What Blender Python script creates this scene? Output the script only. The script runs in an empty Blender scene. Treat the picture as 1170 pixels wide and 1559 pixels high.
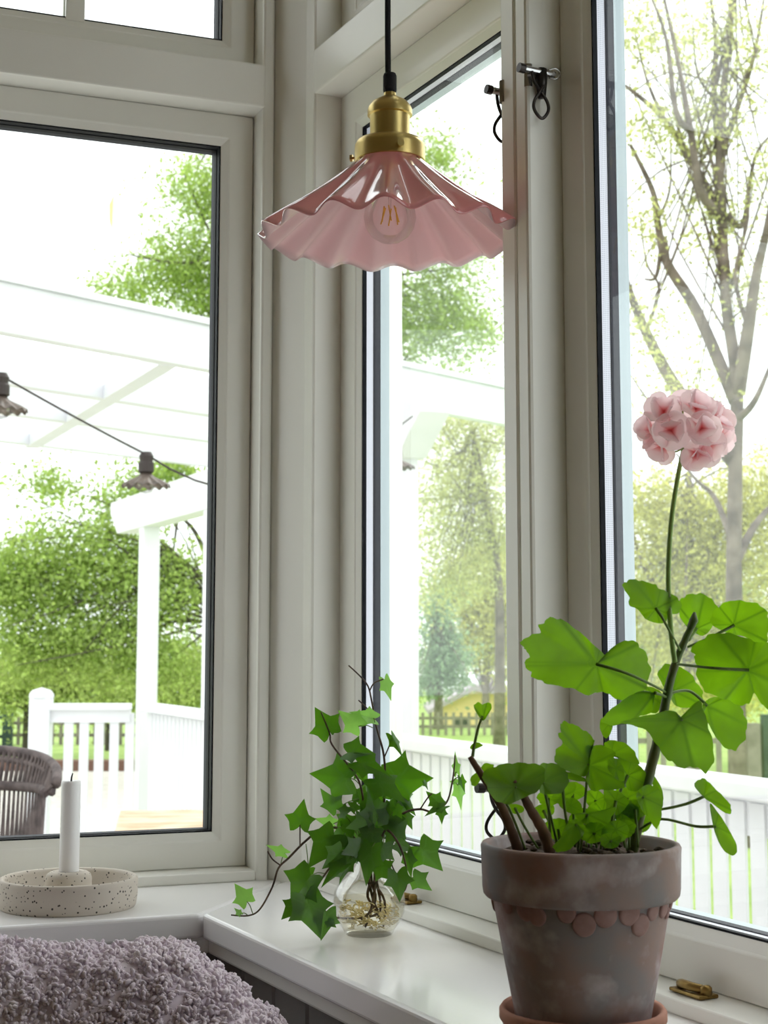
import bpy, math, random
import numpy as np
from mathutils import Vector, Matrix
R = math.radians
col = bpy.context.scene.collection
sc = bpy.context.scene
# ------------------------------------------------------------------ camera (image 1170 x 1559)
FPX, CXP, HORY, CAMZ = 2400.0, 585.0, 985.0, 1.08
CYP = HORY - FPX*FPX/19500.0
PITCH = math.atan((HORY-CYP)/FPX)
cam_d = bpy.data.cameras.new('camera')
cam_d.sensor_fit = 'VERTICAL'; cam_d.sensor_height = 36.0
cam_d.lens = FPX/1559.0*36.0
cam_d.shift_y = -(1559/2-CYP)/1559.0
cam_d.clip_start = .02; cam_d.clip_end = 500
cam_d.dof.use_dof = True; cam_d.dof.focus_distance = 1.45; cam_d.dof.aperture_fstop = 20
cam = bpy.data.objects.new('camera', cam_d); col.objects.link(cam)
cam.location = (0, 0, CAMZ); cam.rotation_euler = (R(90)+PITCH, 0, 0)
sc.camera = cam
# ------------------------------------------------------------------ world: bright overcast sky
w = bpy.data.worlds.new('overcast_sky'); sc.world = w; w.use_nodes = True
nt = w.node_tree; bg = nt.nodes['Background']
tc = nt.nodes.new('ShaderNodeTexCoord'); sep = nt.nodes.new('ShaderNodeSeparateXYZ'); rmp = nt.nodes.new('ShaderNodeValToRGB')
nt.links.new(tc.outputs['Generated'], sep.inputs[0]); nt.links.new(sep.outputs['Z'], rmp.inputs[0])
rmp.color_ramp.elements[0].color = (.90, .93, .94, 1); rmp.color_ramp.elements[0].position = 0
rmp.color_ramp.elements[1].color = (.97, .99, 1.0, 1); rmp.color_ramp.elements[1].position = .6
nt.links.new(rmp.outputs[0], bg.inputs['Color']); bg.inputs['Strength'].default_value = 2.3
sun_d = bpy.data.lights.new('sun_offscreen', 'SUN'); sun_d.energy = 1.0; sun_d.angle = R(25); sun_d.color = (1, .97, .9)
sun = bpy.data.objects.new('sun_offscreen', sun_d); col.objects.link(sun); sun.rotation_euler = (R(-40), R(28), 0)
vs = sc.view_settings
vs.view_transform = 'Standard'; vs.look = 'None'; vs.gamma = 1; vs.exposure = 0; vs.use_curve_mapping = False
sc.cycles.transparent_max_bounces = 32; sc.cycles.max_bounces = 10; sc.cycles.diffuse_bounces = 6
rnd = random.Random(5); npr = np.random.default_rng(11)

# ------------------------------------------------------------------ projection helpers
def ray(x, y):
    u = (x-CXP)/FPX; v = -(y-CYP)/FPX
    return Vector((u, math.cos(PITCH)-v*math.sin(PITCH), math.sin(PITCH)+v*math.cos(PITCH)))
O = Vector((0, 0, CAMZ))
def at(x, y, Y): r = ray(x, y); return O + r*(Y/r.y)
def onz(x, y, z): r = ray(x, y); return O + r*((z-CAMZ)/r.z)
def pxm(Y, x=585, y=690):  # metres per photo pixel at depth Y
    r = ray(x, y); return Y/r.y/FPX
# ------------------------------------------------------------------ materials
def lin(c): return tuple(((v/255)/12.92 if v/255 <= .04045 else ((v/255+.055)/1.055)**2.4) for v in c)
MATS = {}
def newmat(name):
    m = bpy.data.materials.new(name); m.use_nodes = True
    n = m.node_tree; n.nodes.clear(); MATS[name] = m
    o = n.nodes.new('ShaderNodeOutputMaterial'); return m, n, o
def N(n, t, **kw):
    d = n.nodes.new(t)
    for k, v in kw.items():
        if k in d.inputs: d.inputs[k].default_value = v
        else: setattr(d, k, v)
    return d
def c4(c): return (c[0], c[1], c[2], 1)
def noise_col(n, c1, c2, scale, detail=3, lo=.35, hi=.65, coord='Object'):
    tc = N(n, 'ShaderNodeTexCoord'); nz = N(n, 'ShaderNodeTexNoise', Scale=scale, Detail=detail)
    n.links.new(tc.outputs[coord], nz.inputs['Vector'])
    r = N(n, 'ShaderNodeValToRGB'); e = r.color_ramp.elements
    e[0].position, e[1].position = lo, hi; e[0].color, e[1].color = c4(c1), c4(c2)
    n.links.new(nz.outputs['Fac'], r.inputs[0]); return r.outputs[0], nz
def pm(name, rgb, rough=.5, metal=0, rgb2=None, scale=8, bump=0, bscale=60, coat=0, lo=.35, hi=.65, spec=.5):
    m, n, o = newmat(name); b = N(n, 'ShaderNodeBsdfPrincipled', Roughness=rough, Metallic=metal)
    b.inputs['Coat Weight'].default_value = coat; b.inputs['Specular IOR Level'].default_value = spec
    c1 = lin(rgb); c2 = lin(rgb2) if rgb2 else tuple(min(1, v*1.06) for v in c1)
    out, _ = noise_col(n, c1, c2, scale, lo=lo, hi=hi); n.links.new(out, b.inputs['Base Color'])
    if bump:
        tc = N(n, 'ShaderNodeTexCoord'); nz = N(n, 'ShaderNodeTexNoise', Scale=bscale, Detail=4)
        n.links.new(tc.outputs['Object'], nz.inputs['Vector'])
        bp = N(n, 'ShaderNodeBump', Strength=bump, Distance=.002); n.links.new(nz.outputs['Fac'], bp.inputs['Height'])
        n.links.new(bp.outputs[0], b.inputs['Normal'])
    n.links.new(b.outputs[0], o.inputs[0]); return m
def leafmat(name, top, trans, ratio=.5, rough=.4, gloss=.04, veins=0, veincol=None, var=.25, island=False):
    """leaf: diffuse + translucent + a little gloss; veins from the leaf's own polar UV"""
    m, n, o = newmat(name)
    tcol, _ = noise_col(n, tuple(v*(1-var) for v in lin(top)), tuple(min(1, v*(1+var)) for v in lin(top)), 30)
    rcol, _ = noise_col(n, tuple(v*(1-var) for v in lin(trans)), tuple(min(1, v*(1+var)) for v in lin(trans)), 22)
    if island:
        g = N(n, 'ShaderNodeNewGeometry'); h = N(n, 'ShaderNodeHueSaturation')
        mr = N(n, 'ShaderNodeMapRange'); mr.inputs['To Min'].default_value = .62; mr.inputs['To Max'].default_value = 1.25
        n.links.new(g.outputs['Random Per Island'], mr.inputs['Value']); n.links.new(mr.outputs[0], h.inputs['Value'])
        n.links.new(rcol, h.inputs['Color']); rcol = h.outputs[0]
        h2 = N(n, 'ShaderNodeHueSaturation'); n.links.new(mr.outputs[0], h2.inputs['Value']); n.links.new(tcol, h2.inputs['Color']); tcol = h2.outputs[0]
    if veins:
        uv = N(n, 'ShaderNodeUVMap'); sp = N(n, 'ShaderNodeSeparateXYZ'); n.links.new(uv.outputs[0], sp.inputs[0])
        mu = N(n, 'ShaderNodeMath', operation='MULTIPLY'); mu.inputs[1].default_value = math.pi*veins; n.links.new(sp.outputs['X'], mu.inputs[0])
        si = N(n, 'ShaderNodeMath', operation='SINE'); n.links.new(mu.outputs[0], si.inputs[0])
        ab = N(n, 'ShaderNodeMath', operation='ABSOLUTE'); n.links.new(si.outputs[0], ab.inputs[0])
        ml = N(n, 'ShaderNodeMath', operation='MULTIPLY'); n.links.new(ab.outputs[0], ml.inputs[0]); n.links.new(sp.outputs['Y'], ml.inputs[1])
        mr = N(n, 'ShaderNodeMapRange'); mr.inputs['From Min'].default_value = .0; mr.inputs['From Max'].default_value = .20
        n.links.new(ml.outputs[0], mr.inputs['Value'])
        res = []
        for cc in (tcol, rcol):
            mx = N(n, 'ShaderNodeMix', data_type='RGBA'); n.links.new(mr.outputs[0], mx.inputs[0])
            mx.inputs[6].default_value = c4(lin(veincol or top)); n.links.new(cc, mx.inputs[7]); res.append(mx.outputs[2])
        tcol, rcol = res
    d = N(n, 'ShaderNodeBsdfDiffuse'); t = N(n, 'ShaderNodeBsdfTranslucent'); gl = N(n, 'ShaderNodeBsdfGlossy', Roughness=rough)
    n.links.new(tcol, d.inputs[0]); n.links.new(rcol, t.inputs[0])
    mx = N(n, 'ShaderNodeMixShader', Fac=ratio); n.links.new(d.outputs[0], mx.inputs[1]); n.links.new(t.outputs[0], mx.inputs[2])
    m2 = N(n, 'ShaderNodeMixShader', Fac=gloss); n.links.new(mx.outputs[0], m2.inputs[1]); n.links.new(gl.outputs[0], m2.inputs[2])
    n.links.new(m2.outputs[0], o.inputs[0]); return m
def thinglass(name, tint=(1, 1, 1), refl=1.0, rough=0.0, ior=1.5):
    m, n, o = newmat(name); tr = N(n, 'ShaderNodeBsdfTransparent', Color=c4(tint)); gl = N(n, 'ShaderNodeBsdfGlossy', Roughness=rough)
    fr = N(n, 'ShaderNodeFresnel', IOR=ior); ml = N(n, 'ShaderNodeMath', operation='MULTIPLY'); ml.inputs[1].default_value = refl
    n.links.new(fr.outputs[0], ml.inputs[0]); mx = N(n, 'ShaderNodeMixShader')
    n.links.new(ml.outputs[0], mx.inputs[0]); n.links.new(tr.outputs[0], mx.inputs[1]); n.links.new(gl.outputs[0], mx.inputs[2])
    n.links.new(mx.outputs[0], o.inputs[0]); return m
pm('paint', (234, 233, 226), .27, rgb2=(239, 238, 231), scale=5, bump=.03, bscale=25)
pm('paint_sill', (240, 239, 240), .15, rgb2=(244, 243, 242), scale=4, bump=.04, bscale=9)
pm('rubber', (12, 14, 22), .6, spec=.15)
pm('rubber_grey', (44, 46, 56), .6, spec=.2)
pm('outer_alu', (205, 220, 226), .4)
m, n, o = newmat('spacer')   # aluminium spacer bar with a row of small perforations
b = N(n, 'ShaderNodeBsdfPrincipled', Roughness=.4, Metallic=.3); b.inputs['Base Color'].default_value = c4(lin((214, 218, 228)))
tcn = N(n, 'ShaderNodeTexCoord'); vo = N(n, 'ShaderNodeTexVoronoi', Scale=520, Randomness=0)
n.links.new(tcn.outputs['Object'], vo.inputs['Vector'])
rm = N(n, 'ShaderNodeValToRGB'); rm.color_ramp.elements[0].position = .25; rm.color_ramp.elements[1].position = .4
rm.color_ramp.elements[0].color = c4(lin((190, 192, 204))); rm.color_ramp.elements[1].color = c4(lin((224, 226, 236)))
n.links.new(vo.outputs['Distance'], rm.inputs[0]); n.links.new(rm.outputs[0], b.inputs['Base Color']); n.links.new(b.outputs[0], o.inputs[0])
thinglass('pane', (.98, .988, .985), .07)
thinglass('vase_glass', (.992, .992, .985), .40)
thinglass('bulb_glass', (.985, .975, .965), .45)
thinglass('water', (.985, .972, .915), .12, ior=1.33)
pm('brass', (214, 190, 122), .34, metal=1, rgb2=(222, 200, 134), scale=12)
pm('old_brass', (120, 96, 50), .45, metal=.9, rgb2=(150, 124, 70), scale=60)
pm('steel', (190, 190, 190), .22, metal=1)
pm('dark_steel', (58, 54, 52), .4, metal=.8)
pm('cord', (22, 20, 30), .8, bump=.4, bscale=900)
m, n, o = newmat('terracotta')   # weathered clay: grey-brown with chalky bloom and darker stains
b = N(n, 'ShaderNodeBsdfPrincipled', Roughness=.9); b.inputs['Specular IOR Level'].default_value = .25
c1_, _ = noise_col(n, lin((160, 138, 132)), lin((142, 138, 140)), 22, 5, .38, .62); c2_, n2_ = noise_col(n, (0, 0, 0), (1, 1, 1), 34, 6, .52, .74); c3_, n3_ = noise_col(n, (0, 0, 0), (1, 1, 1), 15, 5, .55, .72)
mxa = N(n, 'ShaderNodeMix', data_type='RGBA'); n.links.new(c2_, mxa.inputs[0]); n.links.new(c1_, mxa.inputs[6]); mxa.inputs[7].default_value = c4(lin((196, 188, 192)))
mxb = N(n, 'ShaderNodeMix', data_type='RGBA'); n.links.new(c3_, mxb.inputs[0]); n.links.new(mxa.outputs[2], mxb.inputs[6]); mxb.inputs[7].default_value = c4(lin((146, 110, 102)))
n.links.new(mxb.outputs[2], b.inputs['Base Color']); bp = N(n, 'ShaderNodeBump', Strength=.3, Distance=.002); n.links.new(n2_.outputs['Fac'], bp.inputs['Height']); n.links.new(bp.outputs[0], b.inputs['Normal']); n.links.new(b.outputs[0], o.inputs[0])
pm('saucer_clay', (186, 134, 112), .9, rgb2=(170, 122, 104), scale=16, bump=.2, bscale=150)
pm('relief_clay', (166, 136, 132), .9, rgb2=(146, 112, 108), scale=60, bump=.25, bscale=160)
pm('soil', (52, 38, 28), 1, rgb2=(84, 66, 50), scale=220, bump=1, bscale=260)
pm('wax', (250, 250, 251), .45, rgb2=(252, 252, 253))
pm('wick', (40, 34, 30), .9)
pm('wall_grey', (120, 116, 112), .7, rgb2=(126, 122, 118), scale=6)
pm('room_wall', (194, 178, 152), .8)
pm('floor_wood', (150, 120, 92), .5, rgb2=(168, 138, 108), scale=14)
pm('deck_wood', (205, 200, 192), .8, rgb2=(214, 209, 200))
pm('out_white', (222, 223, 227), .6)
pm('table_wood', (222, 200, 174), .7, rgb2=(196, 158, 122), scale=6)
pm('wicker', (66, 56, 56), .75, rgb2=(98, 86, 84), scale=40)
pm('lamp_black', (52, 42, 40), .6)
pm('lamp_shade_metal', (112, 98, 88), .5, rgb2=(80, 70, 64), scale=30)
pm('lawn', (134, 162, 78), .95, rgb2=(160, 184, 100), scale=2)
pm('gravel', (212, 206, 200), .95, rgb2=(194, 187, 178), scale=10)
pm('edging', (118, 88, 76), .9)
pm('fence_dark', (44, 62, 56), .8, rgb2=(64, 84, 74), scale=3)
pm('fence_grey', (120, 112, 104), .8, rgb2=(150, 142, 132), scale=6)
pm('house_yellow', (232, 206, 150), .8)
pm('house_roof', (170, 160, 166), .8)
pm('bark', (92, 82, 74), .95, rgb2=(138, 126, 116), scale=7)
pm('bark_dark', (70, 66, 56), .95, rgb2=(92, 86, 74), scale=4)
leafmat('fol_green', (168, 192, 108), (188, 210, 112), .55, gloss=.02, island=True)
leafmat('fol_lime', (178, 196, 120), (204, 218, 134), .55, gloss=.02, island=True)
leafmat('fol_yellow', (206, 208, 124), (226, 224, 136), .55, gloss=.02, island=True)
leafmat('fol_pale', (202, 208, 136), (222, 224, 154), .55, gloss=.02, island=True)
leafmat('fol_blue', (150, 176, 144), (176, 204, 160), .5, gloss=.02, island=True)
leafmat('ger_leaf', (66, 104, 28), (126, 178, 16), .55, .45, .035, veins=7, veincol=(92, 138, 18))
leafmat('ivy_leaf', (48, 88, 26), (86, 142, 18), .5, .35, .06, veins=5, veincol=(74, 122, 36))
leafmat('ivy_pale', (128, 178, 90), (150, 210, 90), .55, .4, .04)
pm('ger_stem', (76, 104, 44), .6, rgb2=(94, 94, 52), scale=40)
pm('petiole', (92, 118, 44), .55)
pm('stalk', (134, 168, 84), .55)
pm('woody', (88, 62, 46), .8, rgb2=(120, 92, 66), scale=60, bump=.3, bscale=200)
pm('ivy_stem', (70, 50, 44), .7, rgb2=(92, 74, 52), scale=60)
pm('root_wood', (86, 66, 42), .7)
pm('root_pale', (232, 216, 160), .7)
# petals: deeper pink towards the throat
m, n, o = newmat('petal'); uv = N(n, 'ShaderNodeUVMap'); sp = N(n, 'ShaderNodeSeparateXYZ'); n.links.new(uv.outputs[0], sp.inputs[0])
rm = N(n, 'ShaderNodeValToRGB'); e = rm.color_ramp.elements; e[0].position = .06; e[0].color = c4(lin((234, 138, 142))); e[1].position = .42; e[1].color = c4(lin((255, 234, 238)))
n.links.new(sp.outputs['Y'], rm.inputs[0]); d = N(n, 'ShaderNodeBsdfDiffuse'); t = N(n, 'ShaderNodeBsdfTranslucent')
n.links.new(rm.outputs[0], d.inputs[0]); n.links.new(rm.outputs[0], t.inputs[0]); mx = N(n, 'ShaderNodeMixShader', Fac=.62)
n.links.new(d.outputs[0], mx.inputs[1]); n.links.new(t.outputs[0], mx.inputs[2]); n.links.new(mx.outputs[0], o.inputs[0])
def opal(name, rgb, trans, tf, coat):
    m, n, o = newmat(name); d = N(n, 'ShaderNodeBsdfDiffuse', Color=c4(lin(rgb))); t = N(n, 'ShaderNodeBsdfTranslucent', Color=c4(lin(trans)))
    mx = N(n, 'ShaderNodeMixShader', Fac=tf); n.links.new(d.outputs[0], mx.inputs[1]); n.links.new(t.outputs[0], mx.inputs[2])
    gl = N(n, 'ShaderNodeBsdfGlossy', Roughness=.06); fr = N(n, 'ShaderNodeFresnel', IOR=1.5); ml = N(n, 'ShaderNodeMath', operation='MULTIPLY'); ml.inputs[1].default_value = coat
    n.links.new(fr.outputs[0], ml.inputs[0]); m2 = N(n, 'ShaderNodeMixShader'); n.links.new(ml.outputs[0], m2.inputs[0])
    n.links.new(mx.outputs[0], m2.inputs[1]); n.links.new(gl.outputs[0], m2.inputs[2]); n.links.new(m2.outputs[0], o.inputs[0])
opal('shade_pink', (222, 124, 126), (255, 198, 198), .6, 2.0)
opal('shade_inner', (255, 226, 230), (255, 240, 243), .55, .4)
pm('filament', (236, 180, 70), .6)
# speckled stone
m, n, o = newmat('speckle'); b = N(n, 'ShaderNodeBsdfPrincipled', Roughness=.75)
tcn = N(n, 'ShaderNodeTexCoord'); vo = N(n, 'ShaderNodeTexVoronoi', Scale=210, Randomness=1); n.links.new(tcn.outputs['Object'], vo.inputs['Vector'])
nz = N(n, 'ShaderNodeTexNoise', Scale=90, Detail=2); n.links.new(tcn.outputs['Object'], nz.inputs['Vector'])
ad = N(n, 'ShaderNodeMath', operation='MULTIPLY_ADD'); ad.inputs[1].default_value = -.36; n.links.new(nz.outputs['Fac'], ad.inputs[0]); n.links.new(vo.outputs['Distance'], ad.inputs[2])
rm = N(n, 'ShaderNodeValToRGB'); e = rm.color_ramp.elements; e[0].position = .0; e[0].color = c4(lin((52, 46, 42))); e[1].position = .03; e[1].color = c4(lin((205, 196, 184)))
n.links.new(ad.outputs[0], rm.inputs[0]); n.links.new(rm.outputs[0], b.inputs['Base Color']); n.links.new(b.outputs[0], o.inputs[0])
pm('fleece', (212, 200, 210), 1, rgb2=(232, 222, 230), scale=14, spec=.1)
pm('chair_wood', (110, 84, 62), .5)

# ------------------------------------------------------------------ mesh builder
class MB:
    def __init__(s): s.v = []; s.f = []; s.uv = None
    def add(s, v, f):
        k = len(s.v); s.v += [tuple(p) for p in v]; s.f += [tuple(i+k for i in q) for q in f]; return s
    def box(s, x0, x1, y0, y1, z0, z1, M=None):
        v = [Vector((x, y, z)) for x in (x0, x1) for y in (y0, y1) for z in (z0, z1)]
        if M: v = [M @ p for p in v]
        return s.add(v, [(0, 1, 3, 2), (4, 6, 7, 5), (0, 4, 5, 1), (2, 3, 7, 6), (0, 2, 6, 4), (1, 5, 7, 3)])
    def prism(s, poly, z0, z1):
        n = len(poly); v = [(p[0], p[1], z0) for p in poly]+[(p[0], p[1], z1) for p in poly]
        return s.add(v, [tuple(range(n-1, -1, -1)), tuple(range(n, 2*n))]+[(i, (i+1) % n, (i+1) % n+n, i+n) for i in range(n)])
    def tube(s, pts, rad, n=8, cap=True):
        pts = [Vector(p) for p in pts]; m = len(pts)
        if not hasattr(rad, '__len__'): rad = [rad]*m
        up = Vector((.31, .17, .93)); v = []
        t0 = (pts[1]-pts[0]).normalized(); a = t0.cross(up).normalized()
        for i, p in enumerate(pts):
            t = ((pts[min(i+1, m-1)]-pts[max(i-1, 0)])).normalized()
            a = (a - t*a.dot(t)).normalized(); b = t.cross(a)
            for k in range(n):
                an = 2*math.pi*k/n; v.append(p+(a*math.cos(an)+b*math.sin(an))*rad[i])
        f = [(i*n+k, i*n+(k+1) % n, (i+1)*n+(k+1) % n, (i+1)*n+k) for i in range(m-1) for k in range(n)]
        if cap: f += [tuple(range(n-1, -1, -1)), tuple(range((m-1)*n, m*n))]
        return s.add(v, f)
    def lathe(s, prof, n=48, c=(0, 0, 0), fn=None, close=False):
        v = []; m = len(prof)
        for (r, z) in prof:
            for k in range(n):
                an = 2*math.pi*k/n; rr, zz = (r, z) if fn is None else fn(r, z, an)
                v.append((c[0]+rr*math.cos(an), c[1]+rr*math.sin(an), c[2]+zz))
        f = [(i*n+k, i*n+(k+1) % n, (i+1)*n+(k+1) % n, (i+1)*n+k) for i in range(m-1) for k in range(n)]
        if close: f += [((m-1)*n+k, (m-1)*n+(k+1) % n, (k+1) % n, k) for k in range(n)]
        else:
            if prof[0][0] > 1e-6: f.append(tuple(range(n-1, -1, -1)))
            if prof[-1][0] > 1e-6: f.append(tuple(range((m-1)*n, m*n)))
        return s.add(v, f)
    def ring(s, x0, x1, z0, z1, prof):
        """mitred rectangular frame in the local x/z plane; profile = (inset, y) loop"""
        v = []; m = len(prof)
        for (u, y) in prof: v += [(x0+u, y, z0+u), (x1-u, y, z0+u), (x1-u, y, z1-u), (x0+u, y, z1-u)]
        f = []
        for i in range(m):
            j = (i+1) % m
            for k in range(4): f.append((i*4+k, i*4+(k+1) % 4, j*4+(k+1) % 4, j*4+k))
        return s.add(v, f)
    def mesh(s, name, mats, smooth=False):
        me = bpy.data.meshes.new(name); me.from_pydata(s.v, [], s.f)
        for q in (mats if isinstance(mats, (list, tuple)) else [mats]): me.materials.append(MATS[q])
        import bmesh
        bm = bmesh.new(); bm.from_mesh(me); bmesh.ops.recalc_face_normals(bm, faces=bm.faces); bm.to_mesh(me); bm.free()
        if smooth: me.polygons.foreach_set('use_smooth', [True]*len(me.polygons))
        return me
    def obj(s, name, mats, parent=None, smooth=False, bevel=0, sub=None):
        if sub is not None: s.v = [(p[0]-sub[0], p[1]-sub[1], p[2]-sub[2]) for p in s.v]
        o = bpy.data.objects.new(name, s.mesh(name, mats, smooth)); col.objects.link(o)
        if parent is not None: o.parent = parent
        if bevel:
            b = o.modifiers.new('bevel', 'BEVEL'); b.width = bevel; b.segments = 2; b.limit_method = 'ANGLE'; b.angle_limit = R(40)
        if smooth == 'auto':
            pass
        return o
def tag(o, label=None, cat=None, group=None, kind=None):
    if label: o['label'] = label
    if cat: o['category'] = cat
    if group: o['group'] = group
    if kind: o['kind'] = kind
    return o
def empty(name, loc=(0, 0, 0), rz=0):
    o = bpy.data.objects.new(name, None); col.objects.link(o); o.location = loc; o.rotation_euler = (0, 0, rz); o.empty_display_size = .05; return o
def place(name, me, parent, loc, rz=0):
    o = bpy.data.objects.new(name, me); col.objects.link(o); o.parent = parent; o.location = loc; o.rotation_euler = (0, 0, rz); return o
def spline(pts, k=6):
    """Catmull-Rom through points"""
    P = [Vector(p) for p in pts]; out = []
    for i in range(len(P)-1):
        a = P[max(i-1, 0)]; b = P[i]; c = P[i+1]; d = P[min(i+2, len(P)-1)]
        for j in range(k):
            t = j/k; out.append(.5*((2*b)+(c-a)*t+(2*a-5*b+4*c-d)*t*t+(3*b-a-3*c+d)*t**3))
    out.append(P[-1]); return out
def lerp(a, b, t): return a+(b-a)*t
# ------------------------------------------------------------------ the two glazed walls (local x along the wall, y outwards)
CO = Vector((-0.1202, 1.9655, 0.0)); A1 = R(22.0); A2 = R(-64.3)
def W1(x, o, z): return CO+Vector((x*math.cos(A1)-o*math.sin(A1), x*math.sin(A1)+o*math.cos(A1), z))
def W2(x, o, z): return CO+Vector((x*math.cos(A2)-o*math.sin(A2), x*math.sin(A2)+o*math.cos(A2), z))
ZS, ZB, ZT0, ZT1, ZH = .80, .813, 1.765, 1.822, 2.30
def sash(win, x0, x1, z0, z1, w, name, bars=(), dark=False):
    mb = MB(); e = .003
    mb.ring(x0, x1, z0, z1, [(0, .078), (0, .037), (w-.011, .037), (w-.0095, .0385), (w, .0425), (w-e, .044), (w-e, .078)])
    s = mb.obj(name, 'paint', win, bevel=.0012)
    MB().ring(x0, x1, z0, z1, [(w-e, .0425), (w+.0012, .0425), (w+.0012, .0475), (w-e, .0475)]).obj('gasket', 'rubber', s)
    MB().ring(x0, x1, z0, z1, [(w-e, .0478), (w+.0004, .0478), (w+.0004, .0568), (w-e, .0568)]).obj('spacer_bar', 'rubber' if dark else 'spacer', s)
    MB().ring(x0, x1, z0, z1, [(w-e, .057), (w+.0012, .057), (w+.0012, .066), (w-e, .066)]).obj('outer_gasket', 'rubber' if dark else 'rubber_grey', s)
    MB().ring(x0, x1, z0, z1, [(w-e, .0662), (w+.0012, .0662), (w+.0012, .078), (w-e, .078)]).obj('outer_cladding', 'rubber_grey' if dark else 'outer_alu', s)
    for y in (.0462, .0572):
        MB().box(x0+w-.002, x1-w+.002, y, y+.001, z0+w-.002, z1-w+.002).obj('pane', 'pane', s)
    for bx in bars:
        mb = MB(); mb.box(bx-.012, bx+.012, .040, .0465, z0+w-.004, z1-w+.004); mb.box(bx-.012, bx+.012, .058, .07, z0+w-.004, z1-w+.004)
        mb.obj('glazing_bar', 'paint', s, bevel=.001)
    return s
def window(num, wall, x0, x1, jl, jr, w, label, bars=(), tr_over=0.0):
    """x0..x1 outer frame, jl/jr widths of the jamb faces"""
    e = empty('window_%d' % num, CO, A1 if wall == 1 else A2); tag(e, label, 'window', kind='structure')
    MB().box(x0, x0+jl, 0, .1, ZS-.02, ZH).obj('jamb', 'paint', e, bevel=.0035)
    MB().box(x1-jr, x1, 0, .1, ZS-.02, ZH).obj('jamb', 'paint', e, bevel=.0035)
    a, b = x0+jl, x1-jr
    mb = MB(); mb.add([(a-tr_over*0, 0, ZS), (b, 0, ZS), (b, .1, ZS), (a, .1, ZS), (a, 0, ZB-.001), (b, 0, ZB-.001), (b, .1, ZB+.002), (a, .1, ZB+.002)],
        [(0, 1, 5, 4), (1, 2, 6, 5), (2, 3, 7, 6), (3, 0, 4, 7), (4, 5, 6, 7), (3, 2, 1, 0)])
    mb.obj('bottom_rail', 'paint', e, bevel=.0015)
    t = MB(); t.box(a-(.0 if wall == 2 else .002), b+(.0 if wall == 2 else .002), -.005 if wall == 1 else -.0005, .1, ZT0, ZT1); t.obj('transom', 'paint', e, bevel=.0025)
    MB().box(a, b, 0, .1, ZH-.05, ZH).obj('head', 'paint', e, bevel=.002)
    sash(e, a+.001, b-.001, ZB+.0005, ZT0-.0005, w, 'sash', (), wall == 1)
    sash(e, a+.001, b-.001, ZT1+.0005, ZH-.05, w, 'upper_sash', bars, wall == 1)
    return e
window(1, 1, -1.00, -.022, .016, .016, .0425, 'large white framed window behind the candle, facing the wicker chair', bars=(-.273, -.50, -.727))
window(2, 2, .047, .566, .028, .028, .053, 'narrow white framed window behind the ivy and the pink lamp')
window(3, 2, .566, 1.09, .022, .028, .047, 'white framed window behind the potted geranium')
window(4, 2, 1.09, 1.62, .028, .028, .047, 'white framed window next along the wall from the geranium window')
# corner post with a chamfered face between the two window frames
p = [W1(-.0215, .012, 0), W1(-.0195, .005, 0), W2(.0435, .005, 0), W2(.0455, .012, 0), W2(.0465, .12, 0), W2(-.02, .17, 0), W1(.0, .16, 0), W1(-.0215, .12, 0)]
mb = MB(); mb.prism([(q.x, q.y) for q in p], ZS-.02, ZH+.2)
tag(mb.obj('trim_1', 'paint', bevel=.002), 'plain white corner post between the two glazed walls', 'corner post', kind='structure')
# sills, meeting in a mitre
def isect(o1, o2):
    a = W1(0, o1, 0); b = W2(0, o2, 0); u = Vector((math.cos(A1), math.sin(A1))); v = Vector((math.cos(A2), math.sin(A2)))
    d = b-a; t = (d.x*v.y-d.y*v.x)/(u.x*v.y-u.y*v.x); return Vector((a.x+u.x*t, a.y+u.y*t, 0))
D1, D2 = -.206, -.175
I0, I1 = isect(D1, D2), isect(.02, .02)
mit = (I1-I0).normalized(); per = Vector((-mit.y, mit.x, 0))*.0014
def sill(num, poly, label):
    mb = MB(); mb.prism([(q.x, q.y) for q in poly], ZS-.026, ZS)
    o = mb.obj('trim_%d' % num, 'paint_sill', bevel=.004); o.modifiers['bevel'].segments = 3
    return tag(o, label, 'window sill', kind='structure')
sill(2, [I0+per, W1(-2.05, D1, 0), W1(-2.05, .02, 0), I1+per], 'white painted window sill carrying the candle dish')
sill(3, [I0-per, I1-per, W2(1.7, .02, 0), W2(1.7, D2, 0)], 'glossy white window sill carrying the vase and the potted geranium')
# moulding strip beneath each sill
J0 = isect(D1+.012, D2+.012); J1 = isect(D1+.05, D2+.05)
mb = MB(); mb.prism([(q.x, q.y) for q in (J0, W1(-2.05, D1+.012, 0), W1(-2.05, D1+.05, 0), J1)], ZS-.044, ZS-.026)
tag(mb.obj('trim_4', 'paint', bevel=.003), 'narrow moulding strip under the sill with the candle', 'moulding', kind='structure')
mb = MB(); mb.prism([(q.x, q.y) for q in (J0, J1, W2(1.7, D2+.05, 0), W2(1.7, D2+.012, 0))], ZS-.044, ZS-.026)
tag(mb.obj('trim_5', 'paint', bevel=.003), 'narrow moulding strip under the sill with the geranium', 'moulding', kind='structure')
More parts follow.
